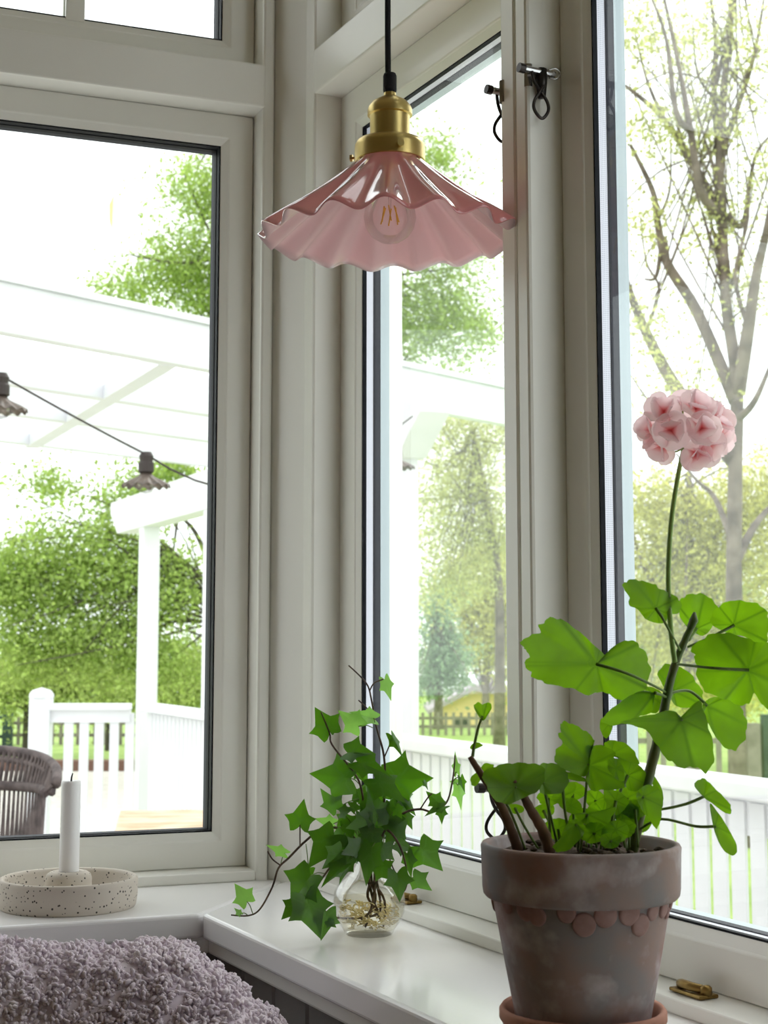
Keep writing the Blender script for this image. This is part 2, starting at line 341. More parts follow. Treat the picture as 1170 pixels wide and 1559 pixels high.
# low walls under the sills, faced with upright boards
K0 = isect(D1+.040, D2+.040); K1 = isect(.12, .12)
mb = MB(); mb.prism([(q.x, q.y) for q in (K0, W1(-2.6, D1+.040, 0), W1(-2.6, .12, 0), K1)], 0, ZS-.026)
tag(mb.obj('wall_left', 'wall_grey'), 'low grey boarded wall under the candle sill', 'wall', kind='structure')
mb = MB(); mb.prism([(q.x, q.y) for q in (K0, K1, W2(2.6, .12, 0), W2(2.6, D2+.040, 0))], 0, ZS-.026)
wr = tag(mb.obj('wall_right', 'wall_grey'), 'low grey boarded wall under the geranium sill', 'wall', kind='structure')
pk = MB().box(.0015, .0835, -.011, .002, .0, ZS-.045).mesh('plank', 'wall_grey')
k0 = (K0-W2(0, 0, 0)); x = k0.x*math.cos(A2)+k0.y*math.sin(A2)+.002
while x < 1.6:
    q = W2(x, D2+.040, 0); o = place('plank', pk, wr, q, A2); x += .085
    b = o.modifiers.new('bevel', 'BEVEL'); b.width = .003; b.segments = 1
# the rest of the room shell (behind and above the camera), with its other windows as openings
q = [W1(-2.6, .12, 0), K1, W2(2.6, .12, 0)]; far = W1(-2.6, .12, 0)+(W2(2.6, .12, 0)-K1)
MB().prism([(p.x, p.y) for p in (q[0], q[1], q[2], far)], -.15, 0).obj('floor', 'floor_wood')
MB().prism([(p.x, p.y) for p in (q[0], q[1], q[2], far)], 2.5, 2.6).obj('ceiling', 'room_wall')
tag(bpy.data.objects['floor'], 'brown wooden floor of the glazed veranda', 'floor', kind='structure'); tag(bpy.data.objects['ceiling'], 'plain beige ceiling of the veranda', 'ceiling', kind='structure')
for nm, wl, a, b in (('wall_left_header', 1, -2.6, -.0), ('wall_right_header', 2, 0, 2.6)):
    o = MB().box(a, b, .0, .12, ZH, 2.5).obj(nm, 'room_wall'); o.location = CO; o.rotation_euler = (0, 0, A1 if wl == 1 else A2)
    tag(o, 'beige wall strip above the %s' % ('candle window' if wl == 1 else 'geranium window'), 'wall', kind='structure')
for nm, wl, a, b, lab in (('wall_left_end', 1, -2.6, -1.0, 'beige wall at the far end of the candle window wall'), ('wall_right_end', 2, 1.62, 2.6, 'beige wall at the near end of the geranium window wall')):
    o = MB().box(a, b, .0, .12, ZS-.026, ZH).obj(nm, 'room_wall'); o.location = CO; o.rotation_euler = (0, 0, A1 if wl == 1 else A2)
    tag(o, lab, 'wall', kind='structure')
def backwall(nm, P, Q, holes, label):
    d = (Q-P); L = d.length; an = math.atan2(d.y, d.x); mb = MB(); x = 0
    for (a, b, z0, z1) in holes:
        mb.box(x, a, 0, .12, 0, 2.5); mb.box(a, b, 0, .12, 0, z0); mb.box(a, b, 0, .12, z1, 2.5); x = b
    mb.box(x, L, 0, .12, 0, 2.5); o = mb.obj(nm, 'room_wall'); o.location = (P.x, P.y, 0); o.rotation_euler = (0, 0, an); tag(o, label, 'wall', kind='structure')
backwall('wall_back', far, q[2], [], 'plain beige wall behind the camera')
backwall('wall_side', q[0], far, [], 'plain beige wall to the side of the room')

# ------------------------------------------------------------------ outdoors: ground, deck, pergola, railings
DZ, GZ = -.10, -.40
MB().prism([(-60, 2.6), (60, 2.6), (60, 30), (-60, 30)], GZ-.2, GZ).obj('lawn', 'lawn'); FZ = -2.6; tag(MB().prism([(-90, 29.9), (90, 29.9), (90, 130), (-90, 130)], FZ-.2, FZ).obj('meadow', 'lawn'), 'lower green meadow beyond the lawn edge', 'meadow', kind='structure'); tag(bpy.data.objects['lawn'], 'green lawn beyond the white deck railing', 'lawn', kind='structure')
tag(MB().prism([(-9, 9.2), (-1.0, 9.2), (-1.2, 19), (-9, 19)], GZ-.1, GZ+.02).obj('gravel_path', 'gravel'), 'pale gravel yard seen between the white balusters', 'path', kind='structure')
tag(MB().prism([(-9, 19), (-1.2, 19), (-1.2, 19.25), (-9, 19.25)], GZ-.1, GZ+.14).obj('path_edging', 'edging'), 'reddish brown edging along the gravel yard', 'edging', kind='structure')
RZ = .78                                     # railing top
RA = onz(228, 1071, RZ); RB = onz(1170, 1190, RZ)   # railing line along its top edge
rd = (RB-RA).normalized(); RC = RA+rd*7.2
rang = math.atan2(rd.y, rd.x)
tag(MB().prism([(-4, 2.35), (W1(-.3, .3, 0).x, W1(-.3, .3, 0).y), (W2(.2, .25, 0).x, W2(.2, .25, 0).y), (W2(2.4, .2, 0).x, W2(2.4, .2, 0).y), (RC.x+.08, RC.y), (RA.x+.1, RA.y+.12), (-4, RA.y+.12)], DZ-.1, DZ).obj('deck', 'deck_wood'), 'pale wooden deck outside the windows', 'deck', kind='structure')
r1 = empty('deck_railing', (RA.x, RA.y, DZ), rang)
tag(r1, 'white railing of close-set boards running along the side of the deck', 'railing')
L = (RC-RA).length; H = RZ-DZ
MB().box(-.02, L, -.06, .06, H-.04, H).obj('handrail', 'out_white', r1, bevel=.006)
MB().box(0, L, -.012, .03, H-.125, H-.04).obj('upper_rail', 'out_white', r1)
MB().box(0, L, -.012, .03, .06, .13).obj('lower_rail', 'out_white', r1)
bd = MB().box(.008, .062, -.019, -.012, .03, H-.05).mesh('board', 'out_white')
for k in range(int(L/.074)): place('board', bd, r1, (.06+k*.074, 0, 0))
# short front railing with open balusters and a capped newel post
LB = at(63, 1070, RA.y); r2 = empty('deck_railing', (LB.x, RA.y, DZ)); tag(r2, 'short white railing with open balusters and a capped end post', 'railing')
L2 = RA.x-LB.x-.10; u = pxm(RA.y)
mb = MB(); mb.box(-.055, .055, -.055, .055, 0, H+.03); mb.obj('newel_post', 'out_white', r2, bevel=.006)
MB().lathe([(.066, 0), (.066, .018), (.05, .04), (.0, .055)], 20, (0, 0, H+.03)).obj('post_cap', 'out_white', r2)
MB().box(.05, L2, -.05, .05, H-.035, H).obj('handrail', 'out_white', r2, bevel=.006)
MB().box(.05, L2, -.02, .02, H-.10, H-.035).obj('upper_rail', 'out_white', r2)
MB().box(.05, L2, -.02, .02, .06, .12).obj('lower_rail', 'out_white', r2)
bl = MB().box(-.5*13*u, .5*13*u, -.012, .012, .03, H-.05).mesh('baluster', 'out_white')
for px in (104, 127.5, 150.5, 173.5, 197): place('baluster', bl, r2, (at(px, 1150, RA.y).x-LB.x, 0, 0))
# pergola
def onrail(px):   # point of the railing line seen at this picture column
    r = ray(px, 1100); r = Vector((r.x, r.y)); t = (r.x*RA.y-r.y*RA.x)/(rd.x*r.y-rd.y*r.x); return Vector((RA.x+rd.x*t, RA.y+rd.y*t, 0))
P0, P1, P2 = onrail(192), onrail(290), onrail(566)
PZ = CAMZ+(HORY-615)/FPX*P2.y            # underside of the rafters
pg = empty('pergola', (P2.x, P2.y, DZ)); tag(pg, 'white timber pergola over the deck with posts, plate beam and rafters', 'pergola')
def gp(o): return (pg.location.x, pg.location.y, pg.location.z)
ro = Vector((-rd.y, rd.x, 0))*.116
for P in (P0, P1, P2):
    M = Matrix.Translation(P+ro) @ Matrix.Rotation(rang, 4, 'Z')
    MB().box(-.05, .05, -.05, .05, DZ, PZ-.19, M).obj('post', 'out_white', pg, bevel=.006, sub=gp(0))
pa, pb = P0-rd*.72+ro, P2+rd*.30+ro
M = Matrix.Translation(pa) @ Matrix.Rotation(rang, 4, 'Z'); Lp = (pb-pa).length
mb = MB(); pf = [(0, PZ-.07), (.18, PZ-.20), (Lp-.2, PZ-.20), (Lp, PZ-.06), (Lp, PZ), (0, PZ)]; n_ = len(pf)
mb.add([M @ Vector((q[0], y_, q[1])) for y_ in (-.06, .06) for q in pf], [tuple(range(n_)), tuple(range(2*n_-1, n_-1, -1))]+[(i, i+n_, (i+1) % n_+n_, (i+1) % n_) for i in range(n_)]); mb.obj('plate_beam', 'out_white', pg, bevel=.004, sub=gp(0))
RDIR = R(90-40.0)
ud = Vector((math.cos(RDIR), math.sin(RDIR), 0))
def rafter(Q, l0, l1, cap=False):
    M = Matrix.Translation((Q.x, Q.y, 0)) @ Matrix.Rotation(RDIR, 4, 'Z')
    o = MB().box(-l0, l1, -.024, .024, PZ, PZ+.145, M).obj('rafter', 'out_white', pg, bevel=.004, sub=gp(0))
    if cap: MB().box(-l0, l1, -.04, .04, PZ+.145, PZ+.165, M).obj('capping', 'out_white', o, sub=gp(0))
rafter(P2+ro, 3.6, 1.0, True)
for y0, y1 in ((585, 560), (630, 600), (673, 640)):
    q = onz(0, y0, PZ)
    # run to just past the plate beam
    det = ud.x*rd.y-ud.y*rd.x; t = ((P0.x-q.x)*rd.y-(P0.y-q.y)*rd.x)/det
    rafter(q, 1.2, t+.35)
pq = onz(212, 569, PZ+.03)
M = Matrix.Translation((pq.x, pq.y, 0)) @ Matrix.Rotation(rang, 4, 'Z'); MB().box(-1.9, .36, -.03, .03, PZ-.002, PZ+.05, M).obj('purlin', 'out_white', pg, sub=gp(0))
# far fence, house, flag pole
def fence(x0, x1, Y, zt, m, label, step=.13):
    e = empty('garden_fence', (x0, Y, GZ)); tag(e, label, 'fence'); h = zt-GZ; mb = MB(); x = 0
    while x < x1-x0: mb.box(x, x+.05, -.012, .012, .0, h); x += step
    o = mb.obj('pickets', m, e); o['kind'] = 'stuff'
    for z in (.12, h-.12): MB().box(0, x1-x0, .012, .04, z, z+.05).obj('rail', m, e)
    x = 0
    while x < x1-x0+.1: MB().box(x-.06, x+.06, -.06, .06, 0, h+.07).obj('fence_post', m, e); x += (x1-x0)/max(1, round((x1-x0)/2.2))
    return e
fence(at(-220, 1100, 24).x, at(13, 1100, 24).x, 24, .12, 'fence_dark', 'dark green garden fence left of the white newel post')
fence(at(13, 1100, 24.4).x, at(420, 1100, 24.4).x, 24.4, .02, 'fence_grey', 'weathered fence behind the balusters and the hedge')
fence(at(560, 1100, 27).x, at(800, 1100, 27).x, 27, -.02, 'fence_grey', 'low grey fence in front of the yellow house')
fence(at(900, 1100, 15).x, at(1146, 1100, 15).x, 15, .30, 'fence_grey', 'grey picket fence behind the big tree')
fence(at(1170, 1100, 15).x, at(1500, 1100, 15).x, 15.0, .38, 'fence_dark', 'dark green fence panel beside the grey picket fence', .16)
hx = at(722, 1080, 45); he = empty('house', (hx.x, 45, FZ)); tag(he, 'small yellow house with a grey gabled roof beyond the fence', 'house')
MB().box(-1.0, 3.4, 0, 5, 0, 1.95).add([(-1.0, 0, 1.95), (3.4, 0, 1.95), (.0, 0, 2.45), (-1.0, 5, 1.95), (3.4, 5, 1.95), (.0, 5, 2.45)], [(0, 1, 2), (3, 5, 4), (0, 2, 5, 3), (1, 4, 5, 2)]).obj('house_wall', 'house_yellow', he)
rf = MB(); rf.add([(-1.3, -.3, 1.8), (0, -.3, 2.46), (3.8, -.3, 1.8), (-1.3, 5, 1.8), (0, 5, 2.46), (3.8, 5, 1.8), (-1.3, -.3, 1.92), (0, -.3, 2.62), (3.8, -.3, 1.95), (-1.3, 5, 1.92), (0, 5, 2.62), (3.8, 5, 1.95)],
    [(0, 1, 7, 6), (1, 2, 8, 7), (6, 7, 10, 9), (7, 8, 11, 10), (0, 3, 4, 1), (1, 4, 5, 2), (3, 9, 10, 4), (4, 10, 11, 5), (0, 6, 9, 3), (2, 5, 11, 8)]); rf.obj('roof', 'house_roof', he)
MB().box(.5, .8, 1, 1.4, 2.2, 2.9).obj('chimney', 'house_roof', he)
for wx in (-.6, 1.2): wq = MB().box(wx, wx+.5, -.03, .02, 1.1, 1.7).obj('house_window', 'out_white', he); MB().box(wx+.05, wx+.45, -.04, -.02, 1.15, 1.65).obj('house_pane', 'rubber_grey', wq)
fpx = at(172, 405, 45); fe = empty('flag_pole', (fpx.x, 45, FZ)); tag(fe, 'slim white flag pole with a limp yellow pennant above the pergola', 'flag pole')
ztop = at(170, 285, 45).z; MB().tube([(0, 0, 0), (0, 0, ztop-FZ)], [.06, .03], 10).obj('pole', 'out_white', fe)
zz = at(170, 296, 45).z-FZ; z1 = at(170, 352, 45).z-FZ
pm('pennant_cloth', (236, 226, 150), .9)
MB().add([(-.03, .0, zz), (-.16, .03, zz-.3), (-.13, -.02, z1+.3), (-.05, .01, z1), (-.03, .02, zz), (-.16, .05, zz-.3), (-.13, 0, z1+.3), (-.05, .03, z1)], [(0, 1, 2, 3), (7, 6, 5, 4), (0, 4, 5, 1), (1, 5, 6, 2), (2, 6, 7, 3), (3, 7, 4, 0)]).obj('pennant', 'pennant_cloth', fe)

# ------------------------------------------------------------------ trees
def leaves_mesh(name, centers, size, mat, jit=.35):
    n = len(centers); a = npr.normal(size=(n, 3)); a /= np.linalg.norm(a, axis=1, keepdims=True)
    b = npr.normal(size=(n, 3)); b -= a*(a*b).sum(1, keepdims=True); b /= np.linalg.norm(b, axis=1, keepdims=True)
    c = np.cross(a, b); s = size*(1+jit*npr.normal(size=(n, 1))).clip(.4, 1.8)
    V = np.stack([centers-a*s*.7, centers+b*s*.42+c*s*.08, centers+a*s*.8, centers-b*s*.42+c*s*.08], 1).reshape(-1, 3)
    F = np.arange(n*4).reshape(n, 4)
    me = bpy.data.meshes.new(name); me.vertices.add(n*4); me.vertices.foreach_set('co', V.astype(np.float32).ravel())
    me.loops.add(n*4); me.loops.foreach_set('vertex_index', F.ravel().astype(np.int32)); me.polygons.add(n)
    me.polygons.foreach_set('loop_start', np.arange(0, n*4, 4, dtype=np.int32)); me.polygons.foreach_set('loop_total', np.full(n, 4, np.int32))
    me.update(calc_edges=True); me.validate(); me.materials.append(MATS[mat]); return me
def crown(ells, Y, nclus, per, cr):
    """leaf positions: clusters spread through ellipsoids given in picture columns/rows at depth Y"""
    out = []; tot = sum(e[2]*e[3] for e in ells); u = pxm(Y)
    for e in ells:
        cx, cy, rx, ry = e[:4]; yy = Y+(e[4] if len(e) > 4 else 0); c = np.array(at(cx, cy, yy))
        k = max(3, int(nclus*e[2]*e[3]/tot)); d = npr.normal(size=(k, 3)); d /= np.linalg.norm(d, axis=1, keepdims=True)
        rr = npr.random((k, 1))**.45; q = c+d*rr*np.array([rx*u, max(rx, ry)*u*.7, ry*u])
        for p in q:
            ax = npr.normal(size=3)*np.array([1, 1, .55])-np.array([0, 0, .25]); ax /= np.linalg.norm(ax); k_ = npr.uniform(.5, 1.3)
            out.append(p+npr.normal(size=(per, 3))*cr*k_*.42+ax*npr.normal(size=(per, 1))*cr*k_*1.25)
    return np.concatenate(out)
def tree(name, label, Y, basepx, trunk, limbs, ells, nclus, per, cr, size, lm, bark='bark', rad=.14, group=None):
    gz = GZ if Y < 29.9 else FZ; b = at(basepx, 1100, Y); root = empty(name, (b.x, b.y, gz)); tag(root, label, 'tree', group); lo = tuple(root.location)
    pts = [Vector((b.x, b.y, gz-.05))]+[at(x, y, Y+dy) for x, y, dy in trunk]; n = len(pts)
    sp = spline(pts, 4); MB().tube(sp, [lerp(rad, rad*.22, (i/(len(sp)-1))**.8) for i in range(len(sp))], 8).obj('trunk', bark, root, smooth=True, sub=lo)
    ex = []
    for L in limbs:
        r0 = L[0]; lp = spline([at(x, y, Y+dy) for x, y, dy in L[1:]], 5)
        MB().tube(lp, [lerp(r0, r0*.25, i/(len(lp)-1)) for i in range(len(lp))], 6).obj('branch', bark, root, smooth=True, sub=lo); ex.append(lp)
    c = crown(ells, Y, nclus, per, cr) if ells else np.zeros((0, 3))
    c = c[c[:, 2] > gz+.1]
    me = leaves_mesh('foliage', c-np.array(lo), size, lm); o = bpy.data.objects.new('foliage', me); col.objects.link(o); o.parent = root; o['kind'] = 'stuff'
    # thin twigs through the crown
    tw = MB()
    for k in range(60 if len(c) else 0):
        p = Vector(c[npr.integers(len(c))]); q = sp[min(len(sp)-1, int(len(sp)*npr.uniform(.45, 1)))]
        mid = lerp(q, p, .55)+Vector((0, 0, .12*npr.normal())); tw.tube(spline([q, mid, p], 3), [rad*.16, rad*.13, rad*.1, rad*.09, rad*.08, rad*.06, rad*.04], 4)
    if tw.v: tw.obj('twigs', bark, root, smooth=True, sub=lo)['kind'] = 'stuff'
    return root
tree('broadleaf_tree', 'tall bright green leafy tree rising behind the pergola', 20, 420, [(418, 1000, 0), (410, 800, 0), (400, 550, 0), (390, 330, 0), (385, 180, 0)],
     [(.05, (405, 860, 0), (330, 860, 0), (290, 800, -.3), (240, 765, -.5)), (.05, (408, 920, 0), (320, 885, -.2), (270, 860, -.3), (235, 822, -.5)), (.055, (410, 960, 0), (320, 915, 0), (270, 915, -.3), (200, 885, -.6), (110, 845, -.8)), (.03, (300, 915, 0), (270, 880, 0), (240, 870, 0))],
     [(300, 300, 60, 70), (285, 400, 70, 60), (230, 440, 90, 40), (330, 450, 80, 60), (400, 350, 90, 180), (480, 420, 110, 150), (620, 480, 70, 80), (690, 500, 90, 60), (660, 250, 40, 60), (700, 380, 50, 90)], 900, 70, .26, .034, 'fol_green', 'bark_dark', .2)
tree('garden_tree', 'loose bright green tree growing behind the short white railing', 17, 330, [(332, 1010, 0), (320, 900, 0), (250, 830, 0)], [],
     [(60, 880, 70, 80), (160, 870, 70, 90), (250, 900, 70, 80), (40, 990, 80, 60), (150, 990, 90, 60), (250, 1010, 70, 50), (70, 740, 45, 22), (260, 710, 60, 30), (200, 760, 50, 40), (0, 900, 60, 70)], 560, 80, .22, .032, 'fol_green', 'bark_dark', .09)
tree('garden_tree', 'bushy lime shrub beneath the loose tree, behind the newel post', 21, 40, [(40, 1080, 0), (40, 1020, 0)], [], [(-20, 1040, 90, 40), (80, 1030, 80, 40), (190, 1050, 80, 34), (290, 1040, 60, 50)], 340, 70, .2, .036, 'fol_lime', 'bark_dark', .06)
tree('garden_tree', 'dark green shrub low behind the white railing corner', 23, 165, [(165, 1080, 0), (165, 1040, 0)], [], [(165, 1050, 30, 30), (290, 1060, 34, 22)], 70, 26, .12, .06, 'fol_blue', 'bark_dark', .05)
tree('conifer', 'bluish green upright tree beside the white pergola post', 29, 668, [(668, 1040, 0), (668, 900, 0)], [], [(668, 1010, 34, 60), (666, 930, 24, 70), (690, 1010, 24, 50)], 130, 60, .2, .045, 'fol_blue', 'bark', .12)
tree('broadleaf_tree', 'yellow green tree growing over the yellow house', 34, 730, [(740, 1060, 0), (740, 900, 0)], [], [(730, 970, 50, 50), (745, 890, 50, 80), (780, 940, 50, 110), (700, 900, 30, 40)], 260, 70, .28, .06, 'fol_yellow', 'bark', .15)
tree('broadleaf_tree', 'pale loose tree behind the pergola post and the ivy', 24, 760, [(760, 900, 0), (740, 760, 0), (720, 650, 0)], [], [(700, 700, 70, 70), (750, 780, 60, 80), (665, 780, 50, 70), (760, 650, 60, 40), (670, 880, 50, 50), (725, 850, 60, 50), (680, 630, 60, 30)], 420, 55, .34, .034, 'fol_pale', 'bark', .1)
# the big forked tree outside the geranium window
tree('forked_tree', 'tall forked grey tree with sparse new leaves outside the geranium window', 12, 1122,
     [(1120, 1000, 0), (1118, 880, 0), (1120, 720, 0), (1122, 580, 0), (1106, 460, 0), (1100, 330, 0), (1096, 230, 0), (1106, 100, 0), (1118, -20, 0), (1120, -120, 0)],
     [(.06, (1124, 600, 0), (1140, 500, -.2), (1152, 420, -.3), (1172, 330, -.5), (1190, 200, -.6)),
      (.05, (1100, 340, 0), (1062, 260, .2), (1010, 180, .3), (952, 130, .4)),
      (.045, (1100, 335, 0), (1068, 290, -.2), (1052, 200, -.3), (1036, 110, -.3), (1008, -20, -.3)),
      (.06, (1120, 610, 0), (1062, 475, .3), (1016, 400, .4), (1002, 340, .4), (994, 290, .5), (960, 220, .5)),
      (.03, (1016, 400, .4), (1010, 360, .4), (1000, 420, .4), (982, 425, .5)),
      (.07, (1116, 700, 0), (1030, 590, .5), (984, 505, .6), (958, 440, .6), (940, 380, .6)),
      (.035, (1098, 240, 0), (1088, 150, .2), (1090, 60, .2), (1080, -20, .3)),
      (.03, (1100, 230, 0), (1128, 150, .2), (1150, 80, .2), (1165, -10, .3)),
      (.03, (1110, 330, 0), (1132, 340, .2), (1150, 240, .2), (1180, 200, .3)),
      (.04, (1122, 640, 0), (1150, 610, -.2), (1180, 540, -.3)), (.03, (1054, 200, -.3), (1030, 170, -.4), (1015, 60, -.4), (990, -10, -.5)),
      (.03, (1117, 830, 0), (1090, 760, .2), (1060, 730, .3), (1030, 690, .3)), (.05, (1118, 860, 0), (1150, 800, .2), (1185, 760, .3)), (.018, (1062, 260, .2), (1040, 230, .2), (1030, 150, .2), (1046, 60, .2)), (.018, (1010, 180, .3), (985, 120, .3), (965, 40, .3)), (.016, (1000, 340, .4), (1020, 290, .4), (1022, 220, .4)), (.018, (984, 505, .6), (1004, 440, .6), (985, 400, .6), (975, 330, .6)), (.02, (1140, 500, -.2), (1120, 420, -.2), (1140, 330, -.2), (1135, 260, -.2)), (.016, (1088, 150, .2), (1062, 110, .2), (1055, 20, .2)), (.02, (1040, 600, .5), (1000, 620, .5), (960, 570, .5))],
     [(980, 60, 60, 70), (1060, 60, 60, 80), (1150, 90, 60, 90), (1000, 200, 60, 60), (1080, 200, 60, 70), (1160, 260, 40, 60), (980, 340, 40, 60), (1140, 440, 40, 60), (990, 500, 50, 60), (1080, 330, 60, 60), (1040, 600, 60, 50)], 560, 16, .16, .024, 'fol_pale', 'bark', .078)
tree('broadleaf_tree', 'yellow green hedge of trees low behind the forked tree', 19, 1050, [(1050, 1000, 0), (1045, 850, 0), (1050, 720, 0)], [(.05, (1050, 960, 0), (990, 880, 0), (960, 800, 0)), (.05, (1050, 900, 0), (1100, 800, 0), (1130, 740, 0))],
     [(1000, 860, 60, 80), (1090, 880, 70, 90), (1160, 820, 50, 100), (1060, 780, 80, 60), (1000, 760, 50, 40), (1150, 740, 50, 50), (1000, 960, 80, 60), (1120, 980, 80, 70), (1060, 1060, 120, 30)], 560, 70, .24, .034, 'fol_yellow', 'bark', .12)
tree('broadleaf_tree', 'dense lime trees in the distance along the fence', 42, 900, [(900, 1060, 0), (900, 1000, 0)], [], [(840, 1010, 90, 60), (960, 1000, 90, 70), (1060, 1010, 90, 60), (1160, 1010, 90, 70), (1000, 900, 60, 60), (1120, 900, 70, 80)], 360, 60, .4, .075, 'fol_lime', 'bark', .15)
tree('broadleaf_tree', 'dense green trees in the far distance behind the short railing', 56, 150, [(150, 1060, 0), (150, 1000, 0)], [], [(30, 1030, 90, 50), (160, 1020, 90, 60), (290, 1020, 90, 70), (400, 1000, 60, 80), (620, 1010, 50, 60)], 380, 60, .4, .075, 'fol_green', 'bark', .15)
# ------------------------------------------------------------------ pendant lamp
LY = 1.50; u = pxm(LY, 594, 330); LX = at(594, 330, LY).x
zc = lambda y: at(594, y, LY).z
lamp = empty('pendant_lamp', (LX, LY, zc(420))); tag(lamp, 'pink ruffled glass pendant lamp with brass socket on a black cord', 'pendant lamp'); lo = tuple(lamp.location)
C0 = (LX, LY, 0)
cp = spline([(LX-.001, LY, 2.5), (LX-.0015, LY, 2.1), (LX-.002, LY, zc(60)), (LX, LY, zc(120))], 6)
MB().tube(cp, 4.6*u, 12).obj('cord', 'cord', lamp, smooth=True, sub=lo)
MB().lathe([(9*u, zc(112)), (10.5*u, zc(116)), (10.5*u, zc(138)), (9.5*u, zc(142))], 24, C0).obj('cord_grip', 'cord', lamp, smooth=False, bevel=.0006, sub=lo)
cap = MB().lathe([(0, zc(139)), (9*u, zc(139)), (9.5*u, zc(146)), (16*u, zc(150)), (27*u, zc(156)), (32.5*u, zc(163)), (34.5*u, zc(168)), (34.5*u, zc(176)), (31*u, zc(177.5)), (30.5*u, zc(180)), (30.5*u, zc(216)), (29*u, zc(218)), (0, zc(218))], 56, C0).obj('socket', 'brass', lamp, smooth=True, sub=lo)
m_ = cap.modifiers.new('es', 'EDGE_SPLIT'); m_.split_angle = R(24)
gal = MB().lathe([(24*u, zc(214)), (40*u, zc(213)), (50*u, zc(216)), (53.5*u, zc(222)), (54*u, zc(226)), (54*u, zc(246)), (52.5*u, zc(247)), (51.5*u, zc(246)), (51.5*u, zc(226)), (48*u, zc(219)), (38*u, zc(216)), (24*u, zc(217))], 64, C0, close=True).obj('gallery', 'brass', lamp, smooth=True, sub=lo)
m_ = gal.modifiers.new('es', 'EDGE_SPLIT'); m_.split_angle = R(50)
for an in (-75, 165, 45):
    d = Vector((math.cos(R(an)), math.sin(R(an)), 0)); q = Vector((LX, LY, zc(236)))+d*51*u
    mb = MB(); mb.tube([q, q+d*9*u], 2.2*u, 10); mb.tube([q+d*8*u, q+d*12*u], [5.5*u, 5.5*u], 14); mb.obj('thumb_screw', 'brass', lamp, smooth=False, sub=lo)
NR = 16
def ruf(r, z, an):
    k = max(0, min(1, (r-40*u)/(157*u))); k = k**1.2; wv = math.cos(NR*an+.6); pk = wv
    return r*(1+.032*k*pk), z+7.0*u*k*pk
def prof(off): return [(42*u-off, zc(230)), (46*u-off, zc(240)), (56*u-off, zc(252)), (80*u-off, zc(272)), (108*u-off, zc(295)), (138*u-off, zc(318)), (165*u-off, zc(337)), (185*u-off*.9, zc(352)), (196*u-off*.3, zc(361))]
z3 = 2.2*u
n_ = 288
outer = prof(0); inner = [(r, z-z3) for r, z in prof(2.6*u)]
sh = empty('x') if False else None
mb = MB(); mb.lathe(outer, n_, C0, ruf); mb.f = [f for f in mb.f if len(f) == 4]; nf = len(mb.f)
mb2 = MB(); mb2.lathe(inner, n_, C0, ruf); mb2.f = [f for f in mb2.f if len(f) == 4]
k = len(mb.v); mb.v += mb2.v; mb.f += [tuple(reversed([i+k for i in f])) for f in mb2.f]; nf2 = len(mb.f)
m = len(outer)
mb.f += [((m-1)*n_+i, (m-1)*n_+(i+1) % n_, k+(m-1)*n_+(i+1) % n_, k+(m-1)*n_+i) for i in range(n_)]
mb.f += [(i, (i+1) % n_, k+(i+1) % n_, k+i) for i in range(n_)]
shade = mb.obj('lamp_shade', ['shade_pink', 'shade_inner'], lamp, smooth=True, sub=lo)
shade['label'] = 'pink cased glass shade, glossy outside, pale ruffled inside'
shade.data.polygons.foreach_set('material_index', [0]*nf+[1]*(nf2-nf)+[0]*(len(mb.f)-nf2)); shade.data.update()
bz = zc(328); bu = u
bulb = MB().lathe([(12*u, zc(262)), (13*u, zc(275)), (20*u, zc(290)), (31*u, zc(303)), (38*u, zc(318)), (40*u, zc(331)), (37*u, zc(347)), (28*u, zc(360)), (15*u, zc(368)), (0, zc(370))], 40, C0).obj('bulb', 'bulb_glass', lamp, smooth=True, sub=lo)
MB().lathe([(0, zc(225)), (13*u, zc(225)), (13*u, zc(264)), (0, zc(266))], 24, C0).obj('bulb_base', 'brass', lamp, smooth=False, sub=lo)
fm = MB(); st = MB()
for k in range(6):
    an = k*math.pi/3+.3; a = Vector((math.cos(an), math.sin(an), 0)); b = Vector((math.cos(an+.35), math.sin(an+.35), 0)); c = Vector((LX, LY, 0))
    fm.tube([c+a*9*u+Vector((0, 0, zc(315))), c+b*15*u+Vector((0, 0, zc(340)))], 1.1*u, 6)
st.tube([(LX, LY, zc(264)), (LX, LY, zc(318))], [5*u, 2*u], 8)
fm.obj('filament', 'filament', bulb, sub=lo); st.obj('stem', 'bulb_glass', bulb, sub=lo)

# ------------------------------------------------------------------ candle in its speckled dish
DY = 1.762; dc = at(104, 1360, DY); du = 105*pxm(DY, 104, 1338)/105
dish = empty('candle_dish', (dc.x, DY, ZS)); tag(dish, 'round speckled stone candle dish standing on the white sill', 'candle holder')
rr = 105*du
b = MB().lathe([(0, 0), (rr*.955, 0), (rr*.975, .002), (rr*.995, .012), (rr, .027), (rr*.99, .0305), (rr*.96, .032), (rr*.93, .031), (rr*.905, .028), (rr*.895, .014), (rr*.86, .011), (0, .0105)], 72).obj('bowl', 'speckle', dish, smooth=True)
MB().lathe([(34.5*du, .008), (35*du, .030), (33*du, .0345), (28*du, .037), (16*du, .0375), (15.2*du, .035), (15.2*du, .022), (0, .022)], 40).obj('candle_cup', 'speckle', dish, smooth=True)
cr_ = 15*du; ctop = at(104, 1187, DY).z-ZS
cd = empty('candle', (dc.x+.0002, DY, ZS+.0225)); tag(cd, 'slim white unlit candle with a black wick', 'candle')
MB().lathe([(0, 0), (cr_*.97, 0), (cr_, .002), (cr_*1.0, ctop-.0265), (cr_*.93, ctop-.0235), (cr_*.5, ctop-.0245), (0, ctop-.025)], 36).obj('candle_body', 'wax', cd, smooth=True)
